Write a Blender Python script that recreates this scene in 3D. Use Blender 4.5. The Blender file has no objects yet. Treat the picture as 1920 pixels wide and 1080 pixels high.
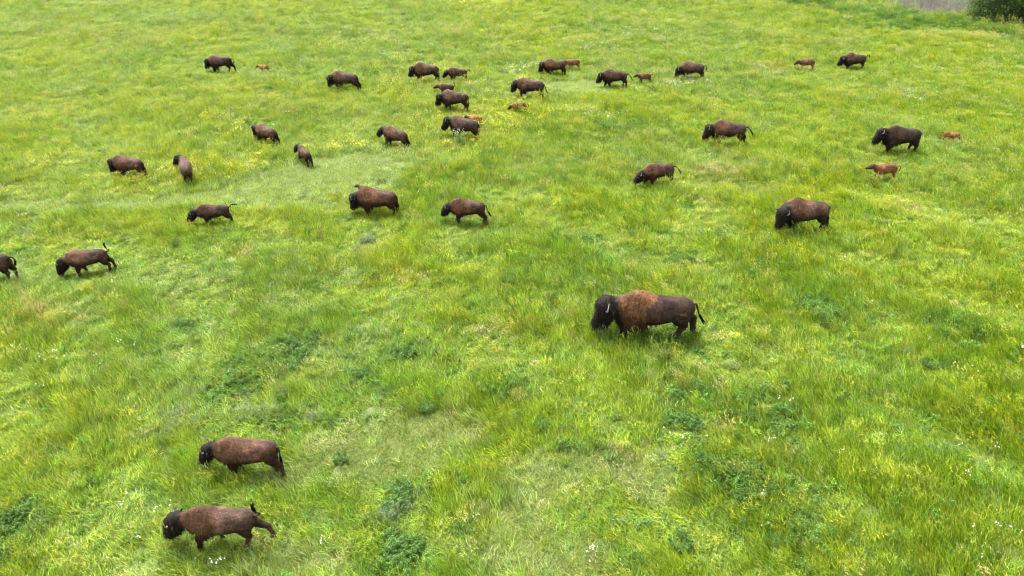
import bpy, math, random
import numpy as np
from mathutils import Vector, Matrix

# ------------------------------------------------------------------ camera, sky, sun, exposure
scene = bpy.context.scene
CAM_H, PITCH, FPX = 16.0, math.radians(33.9), 1297.0       # drone height, pitch below the horizon, focal length in 1920-wide pixels
cam_data = bpy.data.cameras.new('camera')
cam_data.sensor_width = 36.0
cam_data.lens = 36.0 * FPX / 1920.0
cam_data.clip_start, cam_data.clip_end = 0.1, 6000.0
cam = bpy.data.objects.new('camera', cam_data)
scene.collection.objects.link(cam)
cam.location = (0, 0, CAM_H)
cam.rotation_euler = (math.pi / 2 - PITCH, 0, 0)
scene.camera = cam

SUN_EL, SUN_AZ = math.radians(58), math.radians(125)        # azimuth of the sun measured from +X towards +Y
world = bpy.data.worlds.new('World')
scene.world = world
world.use_nodes = True
wn = world.node_tree
wn.nodes.clear()
w_out = wn.nodes.new('ShaderNodeOutputWorld')
w_bg = wn.nodes.new('ShaderNodeBackground')
w_sky = wn.nodes.new('ShaderNodeTexSky')
w_sky.sky_type = 'NISHITA'
w_sky.sun_disc = False
w_sky.sun_elevation = SUN_EL
w_sky.sun_rotation = math.pi / 2 - SUN_AZ
w_sky.air_density, w_sky.dust_density, w_sky.ozone_density = 1.0, 5.0, 1.0
w_hs = wn.nodes.new('ShaderNodeHueSaturation')               # thin bright overcast: a greyed sky
w_hs.inputs['Saturation'].default_value = 0.15
wn.links.new(w_sky.outputs[0], w_hs.inputs['Color'])
wn.links.new(w_hs.outputs[0], w_bg.inputs['Color'])
w_bg.inputs['Strength'].default_value = 0.10
wn.links.new(w_bg.outputs[0], w_out.inputs['Surface'])

sun_data = bpy.data.lights.new('sun', 'SUN')
sun_data.energy = 1.5
sun_data.angle = math.radians(16)
sun_data.color = (1.0, 0.96, 0.9)
sun = bpy.data.objects.new('sun', sun_data)
scene.collection.objects.link(sun)
sd = Vector((math.cos(SUN_EL) * math.cos(SUN_AZ), math.cos(SUN_EL) * math.sin(SUN_AZ), math.sin(SUN_EL)))
sun.rotation_euler = sd.to_track_quat('Z', 'Y').to_euler()
sun.location = (0, 30, 60)

scene.render.engine = 'CYCLES'
scene.view_settings.view_transform = 'Standard'
scene.view_settings.look = 'None'
scene.view_settings.exposure = 2.86
scene.view_settings.gamma = 1.0
scene.cycles.max_bounces = 4
scene.cycles.diffuse_bounces = 2
scene.cycles.glossy_bounces = 2
scene.cycles.transmission_bounces = 3
scene.cycles.transparent_max_bounces = 4
scene.cycles.caustics_reflective = False
scene.cycles.caustics_refractive = False
scene.cycles.use_denoising = True
scene.cycles.filter_width = 1.15
scene.cycles.use_adaptive_sampling = True
scene.cycles.adaptive_threshold = 0.02

# ------------------------------------------------------------------ helpers
COL = scene.collection
rng = np.random.default_rng(7)


def vnoise(x, y, seed=0):
    xi, yi = np.floor(x).astype(np.int64), np.floor(y).astype(np.int64)
    xf, yf = x - xi, y - yi
    xf, yf = xf * xf * (3 - 2 * xf), yf * yf * (3 - 2 * yf)

    def h(a, b):
        n = (a * 374761393 + b * 668265263 + seed * 974634777) & 0xFFFFFFFF
        n = ((n ^ (n >> 13)) * 1274126177) & 0xFFFFFFFF
        return ((n ^ (n >> 16)) & 0xFFFFFF) / float(0xFFFFFF)
    return (h(xi, yi) * (1 - xf) + h(xi + 1, yi) * xf) * (1 - yf) + (h(xi, yi + 1) * (1 - xf) + h(xi + 1, yi + 1) * xf) * yf


def fbm(x, y, scale, seed=0, octaves=3):
    s, a, t = 0.0, 1.0, 0.0
    for o in range(octaves):
        s = s + a * vnoise(np.asarray(x) / scale * 2 ** o + 17.3 * o, np.asarray(y) / scale * 2 ** o - 9.1 * o, seed + o)
        t += a
        a *= 0.5
    return s / t


def sstep(a, b, v):
    t = np.clip((v - a) / (b - a), 0, 1)
    return t * t * (3 - 2 * t)


def pix(u, v):
    """photo pixel (1920 x 1080) -> point on the flat meadow"""
    a, b = (u - 960.0) / FPX, (v - 540.0) / FPX
    d = np.array([a, math.cos(PITCH) - b * math.sin(PITCH), -math.sin(PITCH) - b * math.cos(PITCH)])
    t = CAM_H / -d[2]
    return d[0] * t, d[1] * t


# the meadow ends at a bank in the far right; beyond it the ground drops to a stream
BA, BB = np.array(pix(1500, -4)), np.array(pix(1920, 62))
BD = (BB - BA) / np.linalg.norm(BB - BA)
BN = np.array([-BD[1], BD[0]])
if BN[1] < 0:
    BN = -BN


def bank(x, y):
    """metres beyond the bank edge (negative on the meadow)"""
    wob = 1.2 * (fbm(x, y, 9.0, 91) - 0.5)
    return (x - BA[0]) * BN[0] + (y - BA[1]) * BN[1] + wob


def ground(x, y):
    x, y = np.asarray(x, float), np.asarray(y, float)
    h = 0.16 * (fbm(x, y, 7.0, 3) - 0.5) + 0.10 * (fbm(x, y, 2.2, 5, 2) - 0.5)
    side = sstep(15, 30, x)
    return h - 2.4 * sstep(0.5, 8.0, bank(x, y)) * side


def mesh_obj(name, verts, faces, mats=None, parent=None, smooth=False, link=True, fmat=None):
    me = bpy.data.meshes.new(name)
    me.from_pydata([tuple(v) for v in verts], [], [tuple(f) for f in faces])
    for m in (mats or []):
        me.materials.append(m)
    if fmat is not None:
        me.polygons.foreach_set('material_index', np.asarray(fmat, np.int32))
    if smooth:
        me.polygons.foreach_set('use_smooth', np.ones(len(me.polygons), bool))
    me.update()
    o = bpy.data.objects.new(name, me)
    if link:
        COL.objects.link(o)
    if parent is not None:
        o.parent = parent
    return o


def tag(o, label=None, cat=None, group=None, kind=None):
    for k, v in (('label', label), ('category', cat), ('group', group), ('kind', kind)):
        if v:
            o[k] = v
    return o


def new_mat(name):
    m = bpy.data.materials.new(name)
    m.use_nodes = True
    nt = m.node_tree
    return m, nt, nt.nodes, nt.links, nt.nodes['Principled BSDF']


def plain_mat(name, col, rough=0.6, spec=0.3, var=0.15, scale=30):
    m, nt, N, L, P = new_mat(name)
    tc = N.new('ShaderNodeTexCoord')
    nz = N.new('ShaderNodeTexNoise')
    nz.inputs['Scale'].default_value = scale
    L.new(tc.outputs['Object'], nz.inputs['Vector'])
    mx = N.new('ShaderNodeMix')
    mx.data_type = 'RGBA'
    mx.inputs['A'].default_value = (*[c * (1 - var) for c in col], 1)
    mx.inputs['B'].default_value = (*[min(1, c * (1 + var)) for c in col], 1)
    L.new(nz.outputs[0], mx.inputs['Factor'])
    L.new(mx.outputs['Result'], P.inputs['Base Color'])
    P.inputs['Roughness'].default_value = rough
    P.inputs['Specular IOR Level'].default_value = spec
    return m


# ------------------------------------------------------------------ ground
def axis(lo, hi, step, far_lo, far_hi):
    a = list(np.arange(lo, hi, step))
    s, p = step, hi
    while p < far_hi:
        a.append(p)
        s *= 1.25
        p += s
    s, p = step, lo
    while p > far_lo:
        s *= 1.25
        p -= s
        a.insert(0, p)
    return np.array(a)


gx, gy = axis(-75, 75, 0.8, -2500, 2500), axis(5, 105, 0.8, -400, 4500)
GX, GY = np.meshgrid(gx, gy)
GZ = ground(GX, GY)
nx, ny = len(gx), len(gy)
gv = np.stack([GX.ravel(), GY.ravel(), GZ.ravel()], 1)
ii = (np.arange(ny - 1)[:, None] * nx + np.arange(nx - 1)[None, :]).ravel()
gf = np.stack([ii, ii + 1, ii + 1 + nx, ii + nx], 1)

m_ground, nt, N, L, P = new_mat('meadow_soil')
tc = N.new('ShaderNodeTexCoord')
n1 = N.new('ShaderNodeTexNoise'); n1.inputs['Scale'].default_value = 1.3; n1.inputs['Detail'].default_value = 6
n2 = N.new('ShaderNodeTexNoise'); n2.inputs['Scale'].default_value = 14; n2.inputs['Detail'].default_value = 5
L.new(tc.outputs['Object'], n1.inputs['Vector']); L.new(tc.outputs['Object'], n2.inputs['Vector'])
r1 = N.new('ShaderNodeValToRGB')
r1.color_ramp.elements[0].position, r1.color_ramp.elements[0].color = 0.35, (0.055, 0.085, 0.016, 1)
r1.color_ramp.elements[1].position, r1.color_ramp.elements[1].color = 0.65, (0.085, 0.125, 0.026, 1)
r2 = N.new('ShaderNodeValToRGB')
r2.color_ramp.elements[0].position, r2.color_ramp.elements[0].color = 0.42, (0.0, 0.0, 0.0, 1)
r2.color_ramp.elements[1].position, r2.color_ramp.elements[1].color = 0.62, (1, 1, 1, 1)
L.new(n1.outputs[0], r1.inputs[0]); L.new(n2.outputs[0], r2.inputs[0])
mx = N.new('ShaderNodeMix'); mx.data_type = 'RGBA'
mx.inputs['B'].default_value = (0.115, 0.110, 0.045, 1)
L.new(r1.outputs[0], mx.inputs['A'])
mm = N.new('ShaderNodeMath'); mm.operation = 'MULTIPLY'; mm.inputs[1].default_value = 0.55
L.new(r2.outputs[0], mm.inputs[0]); L.new(mm.outputs[0], mx.inputs['Factor'])
L.new(mx.outputs['Result'], P.inputs['Base Color'])
P.inputs['Roughness'].default_value = 0.95
bp = N.new('ShaderNodeBump'); bp.inputs['Strength'].default_value = 0.6; bp.inputs['Distance'].default_value = 0.05
L.new(n2.outputs[0], bp.inputs['Height']); L.new(bp.outputs[0], P.inputs['Normal'])
g = mesh_obj('ground', gv, gf, [m_ground], smooth=True)
tag(g, 'gently rolling green meadow floor under the herd', None, None, 'structure')

# ------------------------------------------------------------------ bison
m_coat, nt, N, L, P = new_mat('bison_coat')
at = N.new('ShaderNodeAttribute'); at.attribute_name = 'coat'
tc = N.new('ShaderNodeTexCoord')
nz = N.new('ShaderNodeTexNoise'); nz.inputs['Scale'].default_value = 7.0; nz.inputs['Detail'].default_value = 7; nz.inputs['Roughness'].default_value = 0.7
L.new(tc.outputs['Object'], nz.inputs['Vector'])
mr = N.new('ShaderNodeMapRange')
mr.inputs['From Min'].default_value, mr.inputs['From Max'].default_value = 0.3, 0.7
mr.inputs['To Min'].default_value, mr.inputs['To Max'].default_value = 0.58, 1.46
L.new(nz.outputs[0], mr.inputs['Value'])
vm = N.new('ShaderNodeVectorMath'); vm.operation = 'SCALE'
L.new(at.outputs['Color'], vm.inputs[0]); L.new(mr.outputs[0], vm.inputs['Scale'])
L.new(vm.outputs[0], P.inputs['Base Color'])
P.inputs['Roughness'].default_value = 0.55
P.inputs['Specular IOR Level'].default_value = 0.09
nz2 = N.new('ShaderNodeTexNoise'); nz2.inputs['Scale'].default_value = 45; nz2.inputs['Detail'].default_value = 3
mpp = N.new('ShaderNodeMapping'); mpp.inputs['Scale'].default_value = (1.0, 1.0, 0.35)
L.new(tc.outputs['Object'], mpp.inputs['Vector']); L.new(mpp.outputs[0], nz2.inputs['Vector'])
bp = N.new('ShaderNodeBump'); bp.inputs['Strength'].default_value = 0.8; bp.inputs['Distance'].default_value = 0.03
L.new(nz2.outputs[0], bp.inputs['Height']); L.new(bp.outputs[0], P.inputs['Normal'])
nz3 = N.new('ShaderNodeTexNoise'); nz3.inputs['Scale'].default_value = 24; nz3.inputs['Detail'].default_value = 4      # matted locks
L.new(mpp.outputs[0], nz3.inputs['Vector'])
mr3 = N.new('ShaderNodeMapRange')
mr3.inputs['From Min'].default_value, mr3.inputs['From Max'].default_value = 0.35, 0.65
mr3.inputs['To Min'].default_value, mr3.inputs['To Max'].default_value = 0.72, 1.28
L.new(nz3.outputs[0], mr3.inputs['Value'])
vm3 = N.new('ShaderNodeVectorMath'); vm3.operation = 'SCALE'
L.new(vm.outputs[0], vm3.inputs[0]); L.new(mr3.outputs[0], vm3.inputs['Scale'])
L.new(vm3.outputs[0], P.inputs['Base Color'])
m_horn = plain_mat('horn_keratin', (0.22, 0.20, 0.17), 0.4, 0.5)
m_horn2 = plain_mat('young_horn_keratin', (0.17, 0.15, 0.13), 0.4, 0.5)
m_hoof = plain_mat('hoof_keratin', (0.02, 0.017, 0.015), 0.5)
m_eye = plain_mat('dark_eye', (0.006, 0.005, 0.005), 0.15, 0.6)


def tube(points, radii, n=12, close=True):
    """loft of ellipses (side radius, up radius) along points; -> verts, faces"""
    pts = [np.array(p, float) for p in points]
    V, F = [], []
    k = len(pts)
    last = None
    for i, p in enumerate(pts):
        t = pts[min(i + 1, k - 1)] - pts[max(i - 1, 0)]
        t = t / (np.linalg.norm(t) + 1e-9)
        side = np.cross(np.array([0, 0, 1.0]), t)
        if np.linalg.norm(side) < 0.3:
            side = np.cross(t, np.array([1.0, 0, 0]))
            if side[1] < 0:
                side = -side
        side /= np.linalg.norm(side)
        if last is not None and side @ last < 0:
            side = -side
        last = side
        up = np.cross(t, side)
        r = radii[i]
        a, b = r if isinstance(r, (tuple, list)) else (r, r)
        for j in range(n):
            an = 2 * math.pi * j / n
            V.append(p + side * a * math.cos(an) + up * b * math.sin(an))
    for i in range(k - 1):
        for j in range(n):
            j2 = (j + 1) % n
            F.append((i * n + j, i * n + j2, (i + 1) * n + j2, (i + 1) * n + j))
    if close:
        F.append(tuple(range(n - 1, -1, -1)))
        F.append(tuple((k - 1) * n + j for j in range(n)))
    return V, F


def ellipsoid(c, r, n=12, m=8, R=None):
    V, F = [], []
    c = np.array(c, float)
    for i in range(m + 1):
        th = math.pi * i / m
        for j in range(n):
            ph = 2 * math.pi * j / n
            p = np.array([r[0] * math.sin(th) * math.cos(ph), r[1] * math.sin(th) * math.sin(ph), r[2] * math.cos(th)])
            if R is not None:
                p = R @ p
            V.append(c + p)
    for i in range(m):
        for j in range(n):
            j2 = (j + 1) % n
            F.append((i * n + j, (i + 1) * n + j, (i + 1) * n + j2, i * n + j2))
    return V, F


def merge(parts):
    V, F = [], []
    for v, f in parts:
        o = len(V)
        V.extend(v)
        F.extend([tuple(i + o for i in q) for q in f])
    return V, F


def Ry(a):
    c, s = math.cos(a), math.sin(a)
    return np.array([[c, 0, s], [0, 1, 0], [-s, 0, c]])


def Rz(a):
    c, s = math.cos(a), math.sin(a)
    return np.array([[c, -s, 0], [s, c, 0], [0, 0, 1]])


TRUNK = [  # x from rump, top, bottom, half width, how much the top narrows
    (-0.03, 1.12, 0.86, 0.11, 0.0), (0.04, 1.24, 0.74, 0.21, 0.05), (0.18, 1.325, 0.67, 0.285, 0.12), (0.40, 1.36, 0.64, 0.32, 0.18),
    (0.66, 1.365, 0.58, 0.35, 0.2), (0.92, 1.395, 0.53, 0.375, 0.22), (1.17, 1.455, 0.51, 0.38, 0.30), (1.40, 1.505, 0.51, 0.36, 0.40),
    (1.58, 1.49, 0.54, 0.33, 0.46), (1.74, 1.41, 0.60, 0.285, 0.42), (1.88, 1.30, 0.68, 0.22, 0.3), (1.97, 1.20, 0.79, 0.13, 0.2)]
X0 = 0.98   # local origin: middle of the stance


def build_shape(s):
    """s: dict of one animal -> closed raw parts in local metres (faces +X, stands on z = 0) and the anchors of the small parts"""
    kind = s['kind']
    hump = {'bull': 0.11, 'cow': 0.03, 'young': 0.01, 'calf': -0.12}[kind] + s.get('hump', 0)
    fat = {'bull': 1.10, 'cow': 1.05, 'young': 0.94, 'calf': 0.88}[kind] * s.get('fat', 1)
    deep = {'bull': -0.03, 'cow': 0.0, 'young': 0.03, 'calf': 0.08}[kind]
    parts, ring = [], 20
    bend = s.get('bend', 0.0)
    V, F = [], []
    for (x, zt, zb, w, tp) in TRUNK:
        k = math.exp(-((x - 1.34) / 0.42) ** 2) if kind == 'bull' else math.exp(-((x - 1.42) / 0.36) ** 2)
        zt2, zb2, w2 = zt + hump * k, zb + deep * sstep(0.2, 0.8, x), w * fat
        zc, hz = (zt2 + zb2) / 2, (zt2 - zb2) / 2
        zc -= hz * 0.08
        yo = bend * (x - X0) ** 2 * np.sign(x - X0)
        for j in range(ring):
            an = 2 * math.pi * j / ring
            sn, cs = math.sin(an), math.cos(an)
            zz = zc + (zt2 - zc if sn > 0 else zc - zb2) * (abs(sn) ** 0.9) * (1 if sn > 0 else -1)
            ww = w2 * (abs(cs) ** 0.85) * (1 if cs > 0 else -1) * (1 - tp * max(0, sn) ** 1.3)
            V.append(np.array([x - X0, ww + yo, zz]))
    k = len(TRUNK)
    for i in range(k - 1):
        for j in range(ring):
            j2 = (j + 1) % ring
            F.append((i * ring + j, (i + 1) * ring + j, (i + 1) * ring + j2, i * ring + j2))
    F.append(tuple(range(ring)))
    F.append(tuple((k - 1) * ring + j for j in range(ring - 1, -1, -1)))
    parts.append((V, F))
    # neck and head
    hs = {'bull': 1.38, 'cow': 1.22, 'young': 1.18, 'calf': 1.05}[kind] * s.get('head', 1)
    yaw, pit = math.radians(s.get('yaw', 0)), math.radians(s.get('pitch', 58))
    nl = {'bull': 0.47, 'cow': 0.46, 'young': 0.50, 'calf': 0.49}[kind] + s.get('nx', 0)
    sh = np.array([1.58 - X0, bend * 0.36, 1.06 + max(hump, -0.05) * 0.3])
    pw = np.array([math.cos(yaw * 0.7) * nl, math.sin(yaw * 0.7) * nl, 0.06 + s.get('nz', 0)])
    poll = sh + pw
    nr = {'bull': 1.2, 'cow': 1.0, 'young': 0.88, 'calf': 0.72}[kind]
    parts.append(tube([sh - pw * 0.2, sh + pw * 0.3, sh + pw * 0.7, poll], [(0.24 * nr, 0.34 * nr), (0.235 * nr, 0.31 * nr), (0.21 * nr, 0.26 * nr), (0.17 * hs, 0.20 * hs)], 14))
    RH = Rz(yaw) @ Ry(pit)
    hd = [(-0.10, 0.14, 0.15, 0.0), (0.0, 0.185, 0.195, 0.0), (0.11, 0.195, 0.195, 0.0), (0.22, 0.175, 0.175, -0.005), (0.33, 0.135, 0.145, -0.012),
          (0.43, 0.112, 0.115, -0.02), (0.51, 0.108, 0.10, -0.025), (0.555, 0.085, 0.075, -0.028), (0.575, 0.04, 0.035, -0.03)]
    V, F, n = [], [], 14
    for (x, w, h, zo) in hd:
        for j in range(n):
            an = 2 * math.pi * j / n
            V.append(poll + RH @ (hs * np.array([x, w * math.cos(an), zo + h * math.sin(an)])))
    for i in range(len(hd) - 1):
        for j in range(n):
            j2 = (j + 1) % n
            F.append((i * n + j, (i + 1) * n + j, (i + 1) * n + j2, i * n + j2))
    F.append(tuple(range(n)))
    F.append(tuple((len(hd) - 1) * n + j for j in range(n - 1, -1, -1)))
    parts.append((V, F))
    if kind in ('bull', 'cow'):
        mop = 1.0 if kind == 'bull' else 0.55
        parts.append(ellipsoid(poll + RH @ (hs * np.array([0.03, 0, 0.10])), [0.19 * hs * (0.8 + 0.4 * mop), 0.19 * hs * (0.8 + 0.32 * mop), 0.13 * hs * (0.7 + 0.95 * mop)], R=RH))
        b0 = poll + RH @ (hs * np.array([0.30, 0, -0.10]))
        dn = np.array([0.06, 0, -1.0])
        L_ = (0.30 if kind == 'bull' else 0.17) * hs
        parts.append(tube([b0 - dn * 0.05, b0 + dn * L_ * 0.5, b0 + dn * L_], [(0.085 * hs, 0.11 * hs), (0.06 * hs, 0.09 * hs), (0.02, 0.03)], 10))
        # dewlap and shaggy chest
        c0 = sh + np.array([0.05, 0, -0.38 - 0.05 * mop])
        parts.append(ellipsoid(c0, [0.30, 0.17 * nr, 0.16 + 0.05 * mop]))
    # legs: LF, RF, LH, RH foot offsets along x, and lift
    lg = [1.25 * q_ if abs(q_) < 0.3 else q_ for q_ in s.get('legs', (0.15, -0.15, -0.12, 0.15))]
    lf = s.get('lift', (0, 0, 0, 0))
    lk = {'bull': 1.22, 'cow': 1.14, 'young': 1.06, 'calf': 0.92}[kind]
    feet = []
    for q, sy in enumerate((1, -1)):
        fx, up = lg[q], lf[q]
        xs = 1.46 - X0
        y = sy * 0.19 * (0.6 + 0.4 * fat)
        yo = bend * 0.2
        kz = 0.36 + up * 0.7
        kx = xs + 0.04 + fx * 0.55 + up * 0.5
        px, pz = xs + fx + 0.02 - up * 0.35, 0.09 + up
        wool = 1.55 if kind == 'bull' else (1.4 if kind == 'cow' else 1.22)
        parts.append(tube([(xs + 0.02, y * 0.6 + yo, 1.0), (xs - 0.01 + fx * 0.1, y * 1.08 + yo, 0.76), (xs - 0.0 + fx * 0.25, y * 1.05 + yo, 0.58), (kx, y + yo, kz), ((kx + px) / 2 - 0.005, y + yo, (kz + pz) / 2), (px, y + yo, pz), (px + 0.02, y + yo, max(0.02, pz - 0.07))],
                          [(0.13 * lk, 0.20 * lk), (0.125 * lk, 0.165 * lk), (0.10 * lk * wool, 0.12 * lk * wool), (0.075 * lk * wool, 0.08 * lk * wool), (0.064 * lk, 0.066 * lk), (0.066 * lk, 0.070 * lk), (0.064 * lk, 0.072 * lk)], 10))
        feet.append((px + 0.03, y + yo, max(0.0, pz - 0.09)))
    for q, sy in enumerate((1, -1)):
        fx, up = lg[2 + q], lf[2 + q]
        xs = 0.21 - X0
        y = sy * 0.17 * (0.6 + 0.4 * fat)
        hx, hz = xs - 0.13 + fx * 0.62, 0.47 + abs(fx) * 0.03 + up * 0.6
        px, pz = xs - 0.06 + fx, 0.09 + up
        th = 0.70 if fx < -0.35 else 1.0
        parts.append(tube([(xs + 0.03, y * 0.25, 1.12), (xs + 0.04 + fx * 0.08, y * 0.74, 0.90), (xs + 0.05 + fx * 0.26, y * 0.92, 0.71), (xs - 0.04 + fx * 0.46, y * 1.0, 0.57), (hx, y, hz), ((hx + px) / 2 + 0.01, y, (hz + pz) / 2), (px, y, pz), (px + 0.025, y, max(0.02, pz - 0.07))],
                          [(0.09 * lk, 0.14 * lk), (0.165 * lk, 0.25 * lk), (0.135 * lk, 0.215 * lk * th), (0.10 * lk, 0.15 * lk * th), (0.078 * lk, 0.098 * lk), (0.062 * lk, 0.068 * lk), (0.064 * lk, 0.070 * lk), (0.062 * lk, 0.072 * lk)], 10))
        feet.append((px + 0.035, y, max(0.0, pz - 0.09)))
    lng = {'bull': 1.18, 'cow': 1.0, 'young': 0.98, 'calf': 0.88}[kind] * s.get('long', 1)
    st = lambda p: np.array([p[0] * lng if p[0] < sh[0] else sh[0] * lng + (p[0] - sh[0]), p[1], p[2]])
    parts = [([st(p) for p in v], f) for v, f in parts]
    feet = [tuple(st(p)) for p in feet]
    poll, sh = st(poll), st(sh)
    inf = dict(poll=poll, lng=lng, RH=RH, hs=hs, feet=feet, hump=hump, fat=fat, lk=lk, sh=sh, tail=np.array([(-0.03 - X0) * lng + 0.02, 0, 1.13]))
    return merge(parts), inf


def coat_colour(P_, s, inf, r):
    """coat pattern by place on the body, some flank light and belly shade painted in (linear reflectance)"""
    kind = s['kind']
    base = {'bull': (0.046, 0.029, 0.025), 'cow': (0.060, 0.036, 0.029), 'young': (0.062, 0.039, 0.031), 'calf': (0.21, 0.09, 0.033)}[kind]
    cape = {'bull': (0.145, 0.074, 0.034), 'cow': (0.105, 0.056, 0.034), 'young': (0.100, 0.054, 0.034), 'calf': (0.24, 0.095, 0.034)}[kind]
    base, cape = np.array(s.get('base', base)), np.array(s.get('cape', cape))
    if kind == 'calf':
        cape = base * 1.12
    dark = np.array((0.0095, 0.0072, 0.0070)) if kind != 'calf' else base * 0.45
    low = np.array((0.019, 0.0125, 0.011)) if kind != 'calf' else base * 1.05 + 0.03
    x, y, z = P_[:, 0] / inf['lng'] + X0, P_[:, 1], P_[:, 2]
    n1 = fbm(x * 1.0 + r, z * 1.0 + y * 0.7, 0.35, 11)
    n2 = fbm(x + r, z + y, 0.12, 12)
    edge = 1.13 + 0.08 * np.sin(z * 5 + r) + 0.30 * (n2 - 0.5) + 0.15 * (n1 - 0.5) - 0.16 * sstep(1.2, 1.5, z)
    soft = 0.05 if kind == 'bull' else 0.30
    ck = sstep(edge - soft, edge + soft, x)
    C = base[None] * (1 - ck[:, None]) + cape[None] * ck[:, None]
    n3 = fbm(x * 0.8 + r * 1.7, z - y * 0.6, 0.22, 14, 2)
    C = C * (0.72 + 0.56 * sstep(0.3, 0.7, n1))[:, None] * (0.80 + 0.40 * sstep(0.35, 0.65, n3))[:, None]
    # pale rib patch plus light painted on the upper flank, dark line down the spine
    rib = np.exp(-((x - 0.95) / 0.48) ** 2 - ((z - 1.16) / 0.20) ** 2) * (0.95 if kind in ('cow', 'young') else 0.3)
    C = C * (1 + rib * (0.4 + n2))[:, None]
    sp = np.exp(-(y / 0.07) ** 2) * sstep(1.15, 1.3, z) * (1 - sstep(1.25, 1.6, x)) * (0.45 if kind != 'bull' else 0.2)
    C = C * (1 - sp)[:, None]
    # dark lower chest, belly fringe, legs: coat colour and painted underside shade
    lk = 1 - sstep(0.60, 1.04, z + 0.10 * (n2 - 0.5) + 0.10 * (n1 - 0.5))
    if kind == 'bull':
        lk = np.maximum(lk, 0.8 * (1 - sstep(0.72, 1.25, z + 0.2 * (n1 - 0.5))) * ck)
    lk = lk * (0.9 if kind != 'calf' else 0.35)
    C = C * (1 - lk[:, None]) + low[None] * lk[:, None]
    # hind shanks brown again
    hk = (1 - sstep(0.42, 0.55, z)) * (1 - sstep(0.55, 0.75, x)) * (0.8 if kind != 'calf' else 0.2) * s.get('shank', 0.7)
    shank = np.array((0.085, 0.055, 0.043))
    C = C * (1 - hk[:, None]) + shank[None] * hk[:, None]
    tk = np.exp(-((x - 0.0) / 0.10) ** 2) * (1 - sstep(1.0, 1.12, z)) * sstep(0.55, 0.7, z) * np.exp(-(y / 0.16) ** 2) * 0.7
    C = C * (1 - tk[:, None]) + dark[None] * tk[:, None]
    # black-brown head and throat
    H = (P_ - inf['poll']) @ inf['RH'] / inf['hs']
    d = (P_ - inf['poll'])
    along = d @ (inf['poll'] - inf['sh']) / np.linalg.norm(inf['poll'] - inf['sh'])
    hk = sstep(-0.32, -0.10, along + 0.10 * (n2 - 0.5) - 0.55 * np.clip(d[:, 2] + 0.08, -0.35, 0)) if kind != 'calf' else 0.85 * sstep(-0.12, 0.08, along)
    hk = np.maximum(hk, 0.85 * sstep(0.0, 0.15, x - 1.62) * (1 - sstep(0.75, 1.0, z)) if kind != 'calf' else 0 * x)
    hc = dark[None] * (0.8 + 0.6 * n2)[:, None]
    if kind == 'calf':
        hc = (base * 0.08 + np.array((0.022, 0.015, 0.012)))[None] * np.ones((len(x), 1))
    C = C * (1 - hk[:, None]) + hc * hk[:, None]
    return C * s.get('tone', 1.0) * np.array((0.66, 0.59, 0.52) if kind != 'calf' else (0.62, 0.62, 0.66)), H, ck, hk


def set_color(me, C):
    a = me.attributes.new('coat', 'FLOAT_COLOR', 'POINT')
    a.data.foreach_set('color', np.concatenate([C, np.ones((len(C), 1))], 1).astype(np.float32).ravel())


TAILS = {  # points relative to the tail base (x forward), last stretch carries the tuft
    'down': [(0, 0, 0), (-0.05, 0, -0.02), (-0.075, 0, -0.18), (-0.065, 0.01, -0.36), (-0.06, 0.02, -0.52), (-0.06, 0.02, -0.66)],
    'side': [(0, 0, 0), (-0.07, 0.01, 0.0), (-0.12, 0.03, -0.14), (-0.17, 0.05, -0.30), (-0.25, 0.06, -0.44), (-0.33, 0.06, -0.56)],
    'back': [(0, 0, 0), (-0.08, 0, 0.02), (-0.17, 0.01, -0.03), (-0.27, 0.02, -0.13), (-0.37, 0.03, -0.26), (-0.46, 0.03, -0.40)],
    'up': [(0, 0, 0), (-0.11, 0, 0.05), (-0.19, 0, 0.10), (-0.10, 0.02, 0.19), (-0.05, 0.04, 0.32), (-0.09, 0.05, 0.50)],
    'curl': [(0, 0, 0), (-0.06, 0, 0.10), (-0.14, 0, 0.21), (-0.23, 0.02, 0.24), (-0.29, 0.03, 0.17), (-0.26, 0.03, 0.09)],
    'flag': [(0, 0, 0), (-0.07, 0, 0.06), (-0.15, 0, 0.14), (-0.22, 0.01, 0.20), (-0.34, 0.01, 0.215), (-0.50, 0.01, 0.21)],
    'loop': [(0, 0, 0), (-0.09, 0, 0.05), (-0.20, 0, 0.03), (-0.26, 0.01, -0.08), (-0.25, 0.02, -0.20), (-0.19, 0.03, -0.28)],
    'stub': [(0, 0, 0), (-0.05, 0, 0.06), (-0.10, 0, 0.12), (-0.16, 0.0, 0.12), (-0.18, 0.01, 0.06), (-0.16, 0.01, 0.0)],
}

# kind, label, x, y, heading (deg, 180 = towards -X), scale, pose
HERD = []


def A(key, kind, heading, label, **pose):
    d = dict(key=key, kind=kind, heading=heading, label=label)
    d.update(pose)
    HERD.append(d)


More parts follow.
